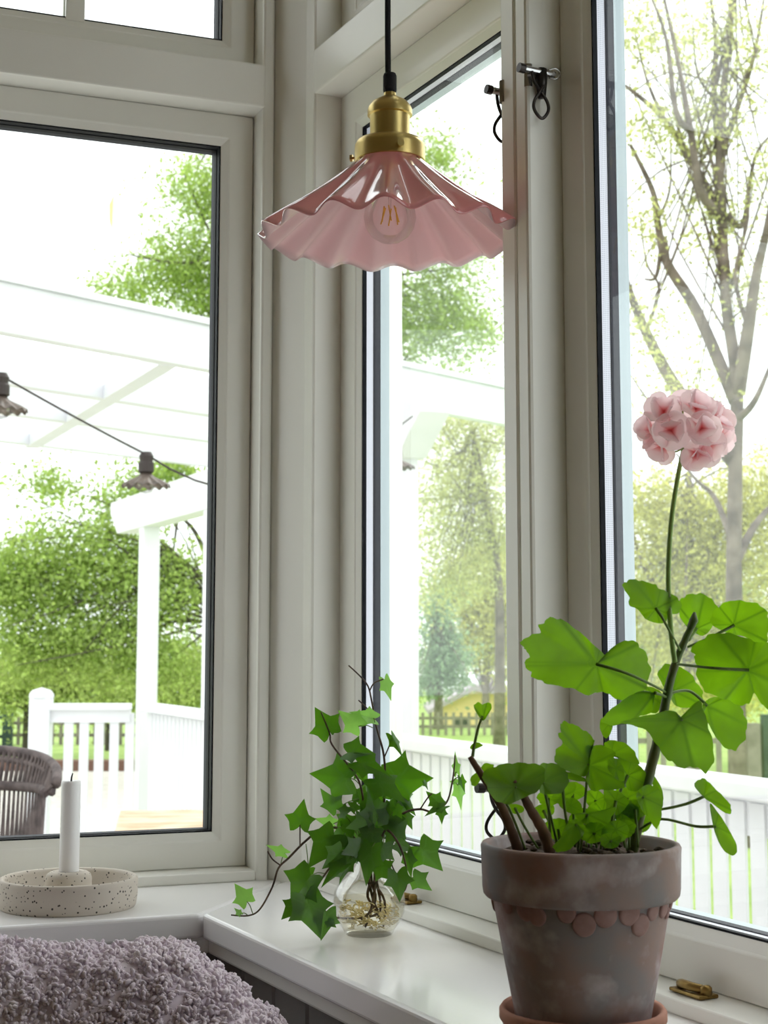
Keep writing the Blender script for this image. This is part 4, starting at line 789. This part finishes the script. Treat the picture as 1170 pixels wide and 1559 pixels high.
sprig('ivy sprig reaching up past the corner post with a small pointed top leaf', [[(566, 1345, 0), (561, 1290, 0), (556, 1240, -.01), (549, 1196, -.015), (536, 1172, -.015), (506, 1134, -.02), (502, 1116, -.02), (489, 1084, -.02)]],
      [(502, 1114, 480, 1080, -.02, -.02, F, Lf, .85, .1, 0, 0), (503, 1114, 508, 1098, -.015, -.01, F, Dk, .8, .1, 0, 0), (530, 1146, 566, 1142, -.02, -.03, U, Lf, .9, .2, 525, 1160), (545, 1160, 591, 1176, -.03, -.045, U, Dk, .6, .2, 536, 1172),
       (533, 1185, 478, 1177, -.02, -.03, F, Lf, .85, .1, 549, 1196), (512, 1232, 489, 1204, -.02, -.03, F, Lf, .75, .1, 552, 1215), (508, 1254, 481, 1246, .01, .01, U, Pl, .6, .1, 556, 1240), (550, 1218, 562, 1190, .01, .02, F, Lf, .8, .1, 552, 1210), (548, 1170, 560, 1195, .01, .01, F, Lf, .8, .1, 540, 1178)],
      [[(566, 1345, 0), (572, 1370, .005), (556, 1412, 0)]])
sprig('tallest ivy sprig with a bare twig rising against the window', [[(572, 1345, 0), (580, 1280, .01), (586, 1210, .015), (585, 1152, .015), (573, 1105, .015), (566, 1066, .015), (558, 1040, .015), (531, 1013, .015)], [(563, 1052, .015), (570, 1040, .015), (584, 1034, .015)], [(573, 1105, .015), (560, 1080, .015), (546, 1066, .015)], [(585, 1154, .015), (592, 1138, .015), (597, 1124, .015)]],
      [(569, 1094, 538, 1083, .01, 0, U, Pl, .55, .2, 571, 1100), (546, 1106, 516, 1084, .0, 0, F, Pl, .7, .1, 568, 1108), (597, 1120, 614, 1150, .015, .01, F, Lf, .45, .1, 0, 0), (594, 1188, 654, 1184, .01, .0, F, Lf, .92, .1, 586, 1195), (604, 1205, 632, 1236, .01, 0, F, Lf, .7, .1, 586, 1215),
       (572, 1186, 615, 1216, -.03, -.045, U, Dk, .62, .25, 586, 1190), (590, 1252, 602, 1214, -.02, -.02, F, Dk, .85, .1, 580, 1270), (574, 1248, 566, 1200, -.025, -.03, F, Dk, .8, .1, 580, 1265), (606, 1222, 622, 1252, .005, 0, F, Lf, .8, .1, 586, 1230), (586, 1035, 597, 1066, .02, .025, F, Pl, .5, .1, 0, 0), (600, 1240, 612, 1275, -.01, -.02, F, Lf, .6, .1, 583, 1240)],
      [[(572, 1345, 0), (565, 1385, -.006), (550, 1400, -.01)]])
sprig('trailing ivy sprig lying out to the left over the sill joint', [[(562, 1345, 0), (552, 1300, -.005), (530, 1266, -.01), (494, 1261, -.015), (466, 1280, -.02), (440, 1306, -.025), (424, 1322, -.03), (415, 1350, -.03), (396, 1384, -.03), (378, 1394, -.03), (352, 1393, -.03)], [(428, 1318, -.03), (415, 1308, -.03), (408, 1296, -.03)], [(457, 1290, -.025), (457, 1256, -.025)]],
      [(457, 1257, 461, 1219, -.025, -.025, F, Dk, .85, .05, 0, 0), (434, 1299, 407, 1286, -.02, -.02, U, Pl, .5, .2, 428, 1314), (376, 1372, 358, 1346, -.03, -.025, U, Pl, .8, .1, 385, 1391), (366, 1392, 358, 1382, -.03, -.03, U, Pl, .8, .1, 378, 1394), (508, 1272, 470, 1314, -.03, -.04, F, Lf, .8, .1, 494, 1262), (523, 1275, 505, 1312, -.02, -.03, F, Lf, .8, .1, 530, 1268), (540, 1262, 520, 1236, -.02, -.02, F, Lf, .8, .1, 530, 1266), (470, 1322, 457, 1345, -.02, -.02, F, Lf, .8, .1, 466, 1285), (542, 1285, 528, 1312, -.03, -.035, F, Dk, .8, .1, 548, 1290)],
      [[(562, 1345, 0), (570, 1375, 0), (574, 1392, 0), (540, 1398, -.01), (508, 1397, -.012)]])
sprig('ivy sprig arching right with grey green leaves against the railing', [[(574, 1345, 0), (576, 1300, 0), (588, 1262, -.01), (615, 1238, -.015), (640, 1232, -.015), (660, 1236, -.015), (680, 1222, -.01), (688, 1196, -.005), (692, 1168, 0), (693, 1150, 0)], [(640, 1232, -.015), (652, 1214, -.02), (658, 1208, -.02)]],
      [(676, 1228, 648, 1240, -.02, -.025, U, Dk, .75, .1, 680, 1222), (668, 1222, 650, 1206, -.02, -.02, U, Dk, .8, .1, 676, 1226), (672, 1232, 673, 1254, -.02, -.02, U, Dk, .6, .1, 676, 1226), (690, 1192, 706, 1186, 0, 0, U, Pl, .5, .1, 0, 0), (696, 1176, 692, 1146, 0, 0, F, Pl, .35, .1, 692, 1182), (698, 1196, 704, 1230, 0, -.005, F, Pl, .4, .1, 690, 1194), (702, 1184, 708, 1206, 0, 0, F, Lf, .4, .1, 690, 1190), (607, 1252, 590, 1290, -.02, -.03, F, Lf, .75, .1, 600, 1250), (618, 1240, 628, 1262, -.01, -.01, F, Dk, .6, .1, 615, 1238), (646, 1190, 653, 1202, -.01, -.01, U, Dk, .5, .1, 0, 0)],
      [[(574, 1345, 0), (580, 1375, .004), (577, 1395, .005)]])
sprig('ivy sprig drooping right over the vase shoulder with a star shaped dark leaf', [[(570, 1345, 0), (576, 1290, -.01), (588, 1264, -.02), (606, 1282, -.03), (617, 1312, -.03), (620, 1340, -.03), (616, 1356, -.03), (609, 1356, -.03)], [(588, 1290, -.02), (598, 1320, -.03), (606, 1334, -.035)]],
      [(605, 1330, 611, 1370, -.04, -.045, F, Dk, .9, .05, 0, 0), (640, 1290, 672, 1326, -.02, -.02, F, Lf, .8, .1, 619, 1325), (630, 1336, 655, 1358, -.02, -.02, F, Lf, .85, .1, 617, 1350), (566, 1292, 554, 1344, -.045, -.05, F, Lf, .7, .15, 580, 1275), (578, 1318, 600, 1340, -.03, -.035, F, Lf, .9, .1, 590, 1296), (584, 1285, 570, 1322, -.03, -.04, F, Lf, .8, .1, 586, 1270), (570, 1262, 548, 1290, -.03, -.04, U, Dk, .8, .1, 580, 1275), (620, 1300, 626, 1335, -.02, -.02, F, Lf, .5, .1, 612, 1298), (560, 1250, 530, 1262, -.03, -.035, F, Lf, .85, .1, 578, 1270)],
      [[(570, 1345, 0), (586, 1372, 0), (584, 1412, .004)]])
sprig('ivy sprig hanging low at the left side of the vase', [[(564, 1345, 0), (554, 1312, -.02), (532, 1298, -.035), (508, 1315, -.045), (486, 1345, -.05), (474, 1372, -.05)]],
      [(472, 1334, 437, 1380, -.05, -.05, F, Lf, .9, .1, 495, 1330), (466, 1366, 487, 1426, -.055, -.055, F, Lf, .85, .1, 476, 1366), (452, 1376, 430, 1398, -.055, -.06, F, Lf, .8, .1, 470, 1372), (497, 1388, 491, 1431, -.05, -.05, F, Lf, .75, .1, 480, 1370), (524, 1318, 489, 1346, -.05, -.055, U, Lf, .55, .2, 520, 1306), (520, 1296, 494, 1322, -.045, -.05, F, Dk, .9, .1, 532, 1298), (535, 1308, 512, 1340, -.04, -.045, U, Dk, .6, .2, 540, 1302), (548, 1288, 522, 1300, -.04, -.05, F, Lf, .8, .1, 545, 1300), (500, 1402, 512, 1412, -.05, -.05, F, Lf, .8, .1, 0, 0)],
      [[(564, 1345, 0), (560, 1365, 0), (572, 1385, .004), (582, 1405, .006)]])
rts = MB()
for k in range(120):
    a = rnd.random()*6.28; r_ = 44*vu*math.sqrt(rnd.random()); z_ = rnd.uniform(.008, wl-.004); p = Vector((r_*math.cos(a), r_*math.sin(a), z_))
    ok = [p]
    for j in range(4):
        p = p+Vector((rnd.uniform(-1, 1), rnd.uniform(-1, 1), rnd.uniform(-.6, .4)))*.006
        q = math.hypot(p.x, p.y); lim = 46*vu
        if q > lim: p.x *= lim/q; p.y *= lim/q
        p.z = max(.0075 if q < 38*vu else .014, min(wl-.003, p.z)); ok.append(p.copy())
    rts.tube(spline(ok, 3), .0004+.0004*rnd.random(), 5)
rr_ = rts.obj('ivy_roots', 'root_pale', smooth=True); rr_.location = vase.location; tag(rr_, 'tangle of cream coloured ivy roots in the water of the glass vase', 'roots', kind='stuff')

# ------------------------------------------------------------------ window fasteners and brass latches
def fastener(label, T):
    """T(off, z, t) -> world; a steel plate with a lever and a hanging wire loop"""
    e = empty('window_fastener', T(.01, 0, 0)); tag(e, label, 'window fastener'); lo = tuple(e.location)
    MB().tube([T(-.006, 0, .004), T(.028, -.001, .004)], .0036, 10).obj('bar', 'steel', e, sub=lo)
    MB().tube([T(-.011, .0005, .004), T(-.005, 0, .004)], .0046, 12).obj('bar_knob', 'dark_steel', e, sub=lo)
    MB().tube(spline([T(.020, .002, .006), T(.027, .004, .008), T(.032, 0, .008), T(.028, -.006, .008), T(.021, -.005, .006)], 4), .0011, 8).obj('ring', 'steel', e, smooth=True, sub=lo)
    MB().tube([T(.015, .002, .002), T(.013, -.012, .005), T(.014, -.026, .004)], [.006, .0055, .0035], 12).obj('lever', 'dark_steel', e, smooth=True, sub=lo)
    MB().tube([T(.004, .008, -.004), T(.004, -.014, -.004)], [.0045, .0045], 8).obj('mount', 'steel', e, sub=lo)
    MB().tube(spline([T(.002, -.002, .006), T(.004, -.012, .007), T(.009, -.021, .009), T(.016, -.031, .010), T(.017, -.040, .010), T(.010, -.048, .010), T(.002, -.041, .010), T(.002, -.032, .010), T(.009, -.021, .010), T(.014, -.014, .008)], 6), .0016, 8).obj('wire_loop', 'dark_steel', e, smooth=True, sub=lo)
fastener('steel window fastener with a wire loop on the post facing the big tree', lambda o, z, t: W2(.5885+t, o, 1.6205+z))
fastener('steel window fastener with a wire loop half hidden behind the window post', lambda o, z, t: W2(.5375-t, o-.002, 1.6185+z))
fastener('dark window fastener loop hanging just above the rim of the pot', lambda o, z, t: W2(.5375-t*1.6, o*1.25-.014, .951+z))
def latch(label, t):
    e = empty('window_latch', W2(t, .02, ZB+.001), A2); tag(e, label, 'window latch')
    MB().box(-.022, .018, -.009, .009, -.001, .002).obj('latch_plate', 'old_brass', e, bevel=.001)
    MB().tube(spline([(-.019, 0, .004), (-.008, -.006, .0065), (.004, -.005, .006), (.012, 0, .005)], 4), [.0035]*13, 8).obj('latch_lever', 'old_brass', e, smooth=True)
    MB().lathe([(0, 0), (.0045, 0), (.0045, .006), (.003, .0075), (0, .008)], 14, (.014, 0, .001)).obj('latch_knob', 'old_brass', e, smooth=True)
latch('tarnished brass window latch on the rail behind the ivy vase', .292)
latch('tarnished brass window latch on the rail beside the terracotta pot', .791)

# ------------------------------------------------------------------ chair with a sheepskin over its back
SX, SY, SZ = -.366, 1.375, .683
ch = empty('dining_chair', (SX, SY, 0)); tag(ch, 'wooden chair almost wholly covered by the grey sheepskin', 'chair')
MB().box(-.22, .22, -.46, -.02, .43, .46).obj('seat', 'chair_wood', ch, bevel=.008)
for sx in (-1, 1):
    MB().box(sx*.19-.02, sx*.19+.02, -.04, .0, 0, .76).obj('leg', 'chair_wood', ch); MB().box(sx*.19-.02, sx*.19+.02, -.45, -.41, 0, .43).obj('leg', 'chair_wood', ch)
MB().box(-.21, .21, -.04, .0, .60, .76).obj('backrest', 'chair_wood', ch)
skin = empty('sheepskin', (SX, SY, .62)); tag(skin, 'curly mauve grey sheepskin draped over the chair back', 'sheepskin')
def skin_pt(u_, v_):
    """superellipsoid with gentle lumps; u around x-y, v elevation"""
    def sp(c, e): return math.copysign(abs(c)**e, c)
    cu, su, cv, sv = math.cos(u_), math.sin(u_), math.cos(v_), math.sin(v_)
    x = .297*sp(cv, .34)*sp(cu, .45); y = .095*sp(cv, .8)*sp(su, .9); z = .145*sp(sv, .75)
    k = 1+.030*math.sin(11*x+2)*math.cos(14*y+1)+.02*math.sin(37*x+9*z)+.015*math.sin(61*z+20*x)
    if x > .19 and z > 0: z -= (x-.19)**1.3*.85*(z/.145)
    return Vector((x*(1+.02*math.sin(30*z)), y*k, z*k))
mb = MB(); nu, nv = 96, 40; v = [skin_pt(2*math.pi*i/nu, lerp(-math.pi/2, math.pi/2, j/nv)) for j in range(nv+1) for i in range(nu)]
mb.add([p+Vector((0, 0, SZ-.62)) for p in v], [(j*nu+i, j*nu+(i+1) % nu, (j+1)*nu+(i+1) % nu, (j+1)*nu+i) for j in range(nv) for i in range(nu)]); mb.obj('hide', 'fleece', skin, smooth=True)
# curls: small bent tufts all over the hide
ico = [(0, 0, 1), (.894, 0, .447), (.276, .851, .447), (-.724, .526, .447), (-.724, -.526, .447), (.276, -.851, .447), (.724, .526, -.447), (-.276, .851, -.447), (-.894, 0, -.447), (-.276, -.851, -.447), (.724, -.526, -.447), (0, 0, -1)]
icf = [(0, 1, 2), (0, 2, 3), (0, 3, 4), (0, 4, 5), (0, 5, 1), (1, 6, 2), (2, 7, 3), (3, 8, 4), (4, 9, 5), (5, 10, 1), (6, 7, 2), (7, 8, 3), (8, 9, 4), (9, 10, 5), (10, 6, 1), (11, 7, 6), (11, 8, 7), (11, 9, 8), (11, 10, 9), (11, 6, 10)]
V = np.array([tuple(p) for p in v]); Fq = []
for j in range(8, nv):
    for i in range(nu): Fq.append((j*nu+i, j*nu+(i+1) % nu, (j+1)*nu+(i+1) % nu, (j+1)*nu+i))
Fq = np.array(Fq); A_ = V[Fq]; e1 = A_[:, 1]-A_[:, 0]; e2 = A_[:, 3]-A_[:, 0]; cr = np.cross(A_[:, 2]-A_[:, 0], A_[:, 3]-A_[:, 1]); area = np.linalg.norm(cr, axis=1)/2
K = 52000; idx = npr.choice(len(Fq), K, p=area/area.sum()); s_ = npr.random((K, 2)); Pp = A_[idx, 0]+e1[idx]*s_[:, :1]+e2[idx]*s_[:, 1:]
nr = cr[idx]/np.maximum(1e-9, np.linalg.norm(cr[idx], axis=1, keepdims=True)); nr *= np.sign((nr*Pp).sum(1, keepdims=True))
Pp = Pp+nr*npr.uniform(-.002, .0045, (K, 1))+nr*0+nr*(.004*np.sin(Pp[:, :1]*160+3*np.sin(Pp[:, 2:]*90))*np.cos(Pp[:, 2:]*150+2*np.sin(Pp[:, :1]*70)))
ic = np.array(ico); sz = npr.uniform(.0012, .0024, (K, 1))
ax = npr.normal(size=(K, 3)); ax /= np.linalg.norm(ax, axis=1, keepdims=True)
T_ = ic[None]*sz[:, None]; T_ = T_+ax[:, None, :]*((ic@np.ones(3))[None, :, None]*0+np.einsum('ij,kj->ki', ic, ax)[:, :, None])*sz[:, None]*1.0
T_ = T_*(1+.10*npr.normal(size=(K, 12, 1)))
TV = (T_+Pp[:, None, :]).reshape(-1, 3)+np.array([0, 0, SZ-.62]); TF = (np.array(icf)[None]+np.arange(K)[:, None, None]*12).reshape(-1, 3)
me = bpy.data.meshes.new('wool_curls'); me.vertices.add(len(TV)); me.vertices.foreach_set('co', TV.astype(np.float32).ravel()); me.loops.add(len(TF)*3); me.loops.foreach_set('vertex_index', TF.astype(np.int32).ravel())
me.polygons.add(len(TF)); me.polygons.foreach_set('loop_start', np.arange(0, len(TF)*3, 3, dtype=np.int32)); me.polygons.foreach_set('loop_total', np.full(len(TF), 3, np.int32)); me.update(calc_edges=True)
me.polygons.foreach_set('use_smooth', [True]*len(TF)); me.materials.append(MATS['fleece']); o = bpy.data.objects.new('wool_curls', me); col.objects.link(o); o.parent = skin; o['kind'] = 'stuff'

# ------------------------------------------------------------------ wicker tub chair on the deck
WY = 4.0; wc = at(-75, 1200, WY); wk = empty('wicker_chair', (wc.x, WY, DZ)); tag(wk, 'dark brown wicker tub chair on the deck beyond the candle', 'armchair')
wu = pxm(WY, 50, 1200); wx = lambda px: (px+75)*wu; wz = lambda y: at(50, y, WY).z-DZ
a_, b_ = 158*wu, .27
def hoop(zf, sx=1, n=40, a0=4, a1=176): return [Vector((a_*sx*math.cos(R(lerp(a0, a1, i/n))), b_*sx*math.sin(R(lerp(a0, a1, i/n)))-.05, zf(R(lerp(a0, a1, i/n))))) for i in range(n+1)]
top = lambda t: wz(1208)+(wz(1150)-wz(1208))*max(0, math.sin(t))**.5
tp = hoop(top, 1.04)
MB().tube(tp, 8*wu, 8).obj('top_rim', 'wicker', wk, smooth=True)
MB().tube([p+Vector((0, 0, -13*wu)) for p in hoop(top, 1.0)], 6*wu, 6).obj('rim_braid', 'wicker', wk, smooth=True)
mid_ = hoop(lambda t: wz(1206), .93); MB().tube(mid_, 8*wu, 6).obj('arm_band', 'wicker', wk, smooth=True)
stake = MB()
tp2 = hoop(top, 1.0, 46); md2 = hoop(lambda t: wz(1204), .93, 46); lw2 = hoop(lambda t: .32, .86, 46)
for k in range(47):
    MB().tube([tp2[k], md2[k]], 3.4*wu, 5).obj('stake', 'wicker', wk)
wv = MB()
for k in range(46):
    wv.tube([md2[k], lw2[k+1]], 1.8*wu, 4); wv.tube([md2[k+1], lw2[k]], 1.8*wu, 4)
for zf in (.36, .44, .52, .60): wv.tube([p for p in hoop(lambda t: zf, .88)], 3.5*wu, 5)
o = wv.obj('lower_weave', 'wicker', wk, smooth=True); o['kind'] = 'stuff'
MB().lathe([(0, 0), (.225, 0), (.24, .02), (.24, .05), (.2, .07), (0, .075)], 28, (0, 0, .30)).obj('seat', 'wicker', wk)
for sx, sy in ((-.17, -.16), (.17, -.16), (-.15, .12), (.15, .12)): MB().tube([(sx, sy, 0), (sx*.95, sy*.95, .32)], .018, 8).obj('leg', 'wicker', wk)
# slatted garden table
TZ = .52; t0 = onz(184, 1234, TZ); t1 = onz(330, 1232, TZ); t2 = onz(238, 1263, TZ)
tb = empty('garden_table', (t0.x, t0.y, DZ)); tag(tb, 'low pale wooden slatted table at the foot of the board railing', 'table')
ex = (t1-t0); ex.z = 0; exl = .62; exn = ex.normalized(); ey = (t2-t0); ey.z = 0; eyn = (ey-exn*ey.dot(exn)).normalized(); eyl = .62
sh_ = ey.dot(exn)/max(.01, ey.dot(eyn))
def tp_(x, y, z): return exn*x+eyn*y+Vector((0, 0, z-DZ))
for k in range(6):
    y0, y1 = k*eyl/6+.004, (k+1)*eyl/6-.004; off = .5*sh_*0
    mb = MB(); mb.add([tp_(x, y, z) for x in (0, exl) for y in (y0, y1) for z in (TZ-.03, TZ)], [(0, 1, 3, 2), (4, 6, 7, 5), (0, 4, 5, 1), (2, 3, 7, 6), (0, 2, 6, 4), (1, 5, 7, 3)]); mb.obj('slat', 'table_wood', tb)
for x in (.06, exl-.12):
    mb = MB(); mb.add([tp_(xx, y, z) for xx in (x, x+.06) for y in (.03, eyl-.03) for z in (TZ-.09, TZ-.03)], [(0, 1, 3, 2), (4, 6, 7, 5), (0, 4, 5, 1), (2, 3, 7, 6), (0, 2, 6, 4), (1, 5, 7, 3)]); mb.obj('bearer', 'table_wood', tb)
    for y in (.05, eyl-.11):
        mb = MB(); mb.add([tp_(xx, yy, z) for xx in (x, x+.06) for yy in (y, y+.06) for z in (DZ, TZ-.09)], [(0, 1, 3, 2), (4, 6, 7, 5), (0, 4, 5, 1), (2, 3, 7, 6), (0, 2, 6, 4), (1, 5, 7, 3)]); mb.obj('leg', 'table_wood', tb)
# festoon lamps on one cable under the pergola
s0, s1, s2, s3 = at(2, 572, 4.6), at(223, 692, 5.15), at(604, 652, 5.05), at(628, 634, 5.35)
sl = empty('string_light', s1); tag(sl, 'black festoon cable with scalloped metal shades hung under the pergola', 'string light'); lo = tuple(sl.location)
def sag(a, b, s): return [lerp(a, b, i/10)+Vector((0, 0, -s*4*(i/10)*(1-i/10))) for i in range(11)]
sL = at(-260, 520, 4.2)
cab = sag(sL, s0, .03)+sag(s0, s1, .004)[1:]+sag(s1, s2, .16)[1:]+sag(s2, s3, .0)[1:]
MB().tube(cab, .0034, 6).obj('cable', 'lamp_black', sl, smooth=True, sub=lo)
def fest(P, kk):
    z = P.z; k_ = kk; c = (P.x, P.y, 0)
    MB().lathe([(0, z+.01*k_), (.016*k_, z+.008*k_), (.024*k_, z-.006*k_), (.021*k_, z-.022*k_), (.026*k_, z-.03*k_), (.026*k_, z-.058*k_), (.02*k_, z-.062*k_), (0, z-.062*k_)], 16, c).obj('lamp_holder', 'lamp_black', sl, sub=lo)
    def rf2(r, zz, an): q = max(0, (r-.03*k_)/(.05*k_)); return r, zz+.005*k_*q*math.cos(14*an)
    MB().lathe([(.012*k_, z-.055*k_), (.026*k_, z-.072*k_), (.036*k_, z-.078*k_), (.058*k_, z-.09*k_), (.078*k_, z-.103*k_), (.080*k_, z-.106*k_), (.055*k_, z-.093*k_), (.033*k_, z-.081*k_), (.012*k_, z-.06*k_)], 112, c, rf2, close=True).obj('metal_shade', 'lamp_shade_metal', sl, smooth=True, sub=lo)
    MB().lathe([(.012*k_, z-.06*k_), (.014*k_, z-.08*k_), (.027*k_, z-.095*k_), (.029*k_, z-.108*k_), (.02*k_, z-.124*k_), (0, z-.13*k_)], 20, c).obj('bulb', 'bulb_glass', sl, smooth=True, sub=lo)
fest(s0, 1.0); fest(s1, 1.0); fest(s2+Vector((.0, 0, -.05)), .75)
MB().tube([s2, s2+Vector((0, 0, -.05))], .004, 6).obj('drop_wire', 'lamp_black', sl, sub=lo)
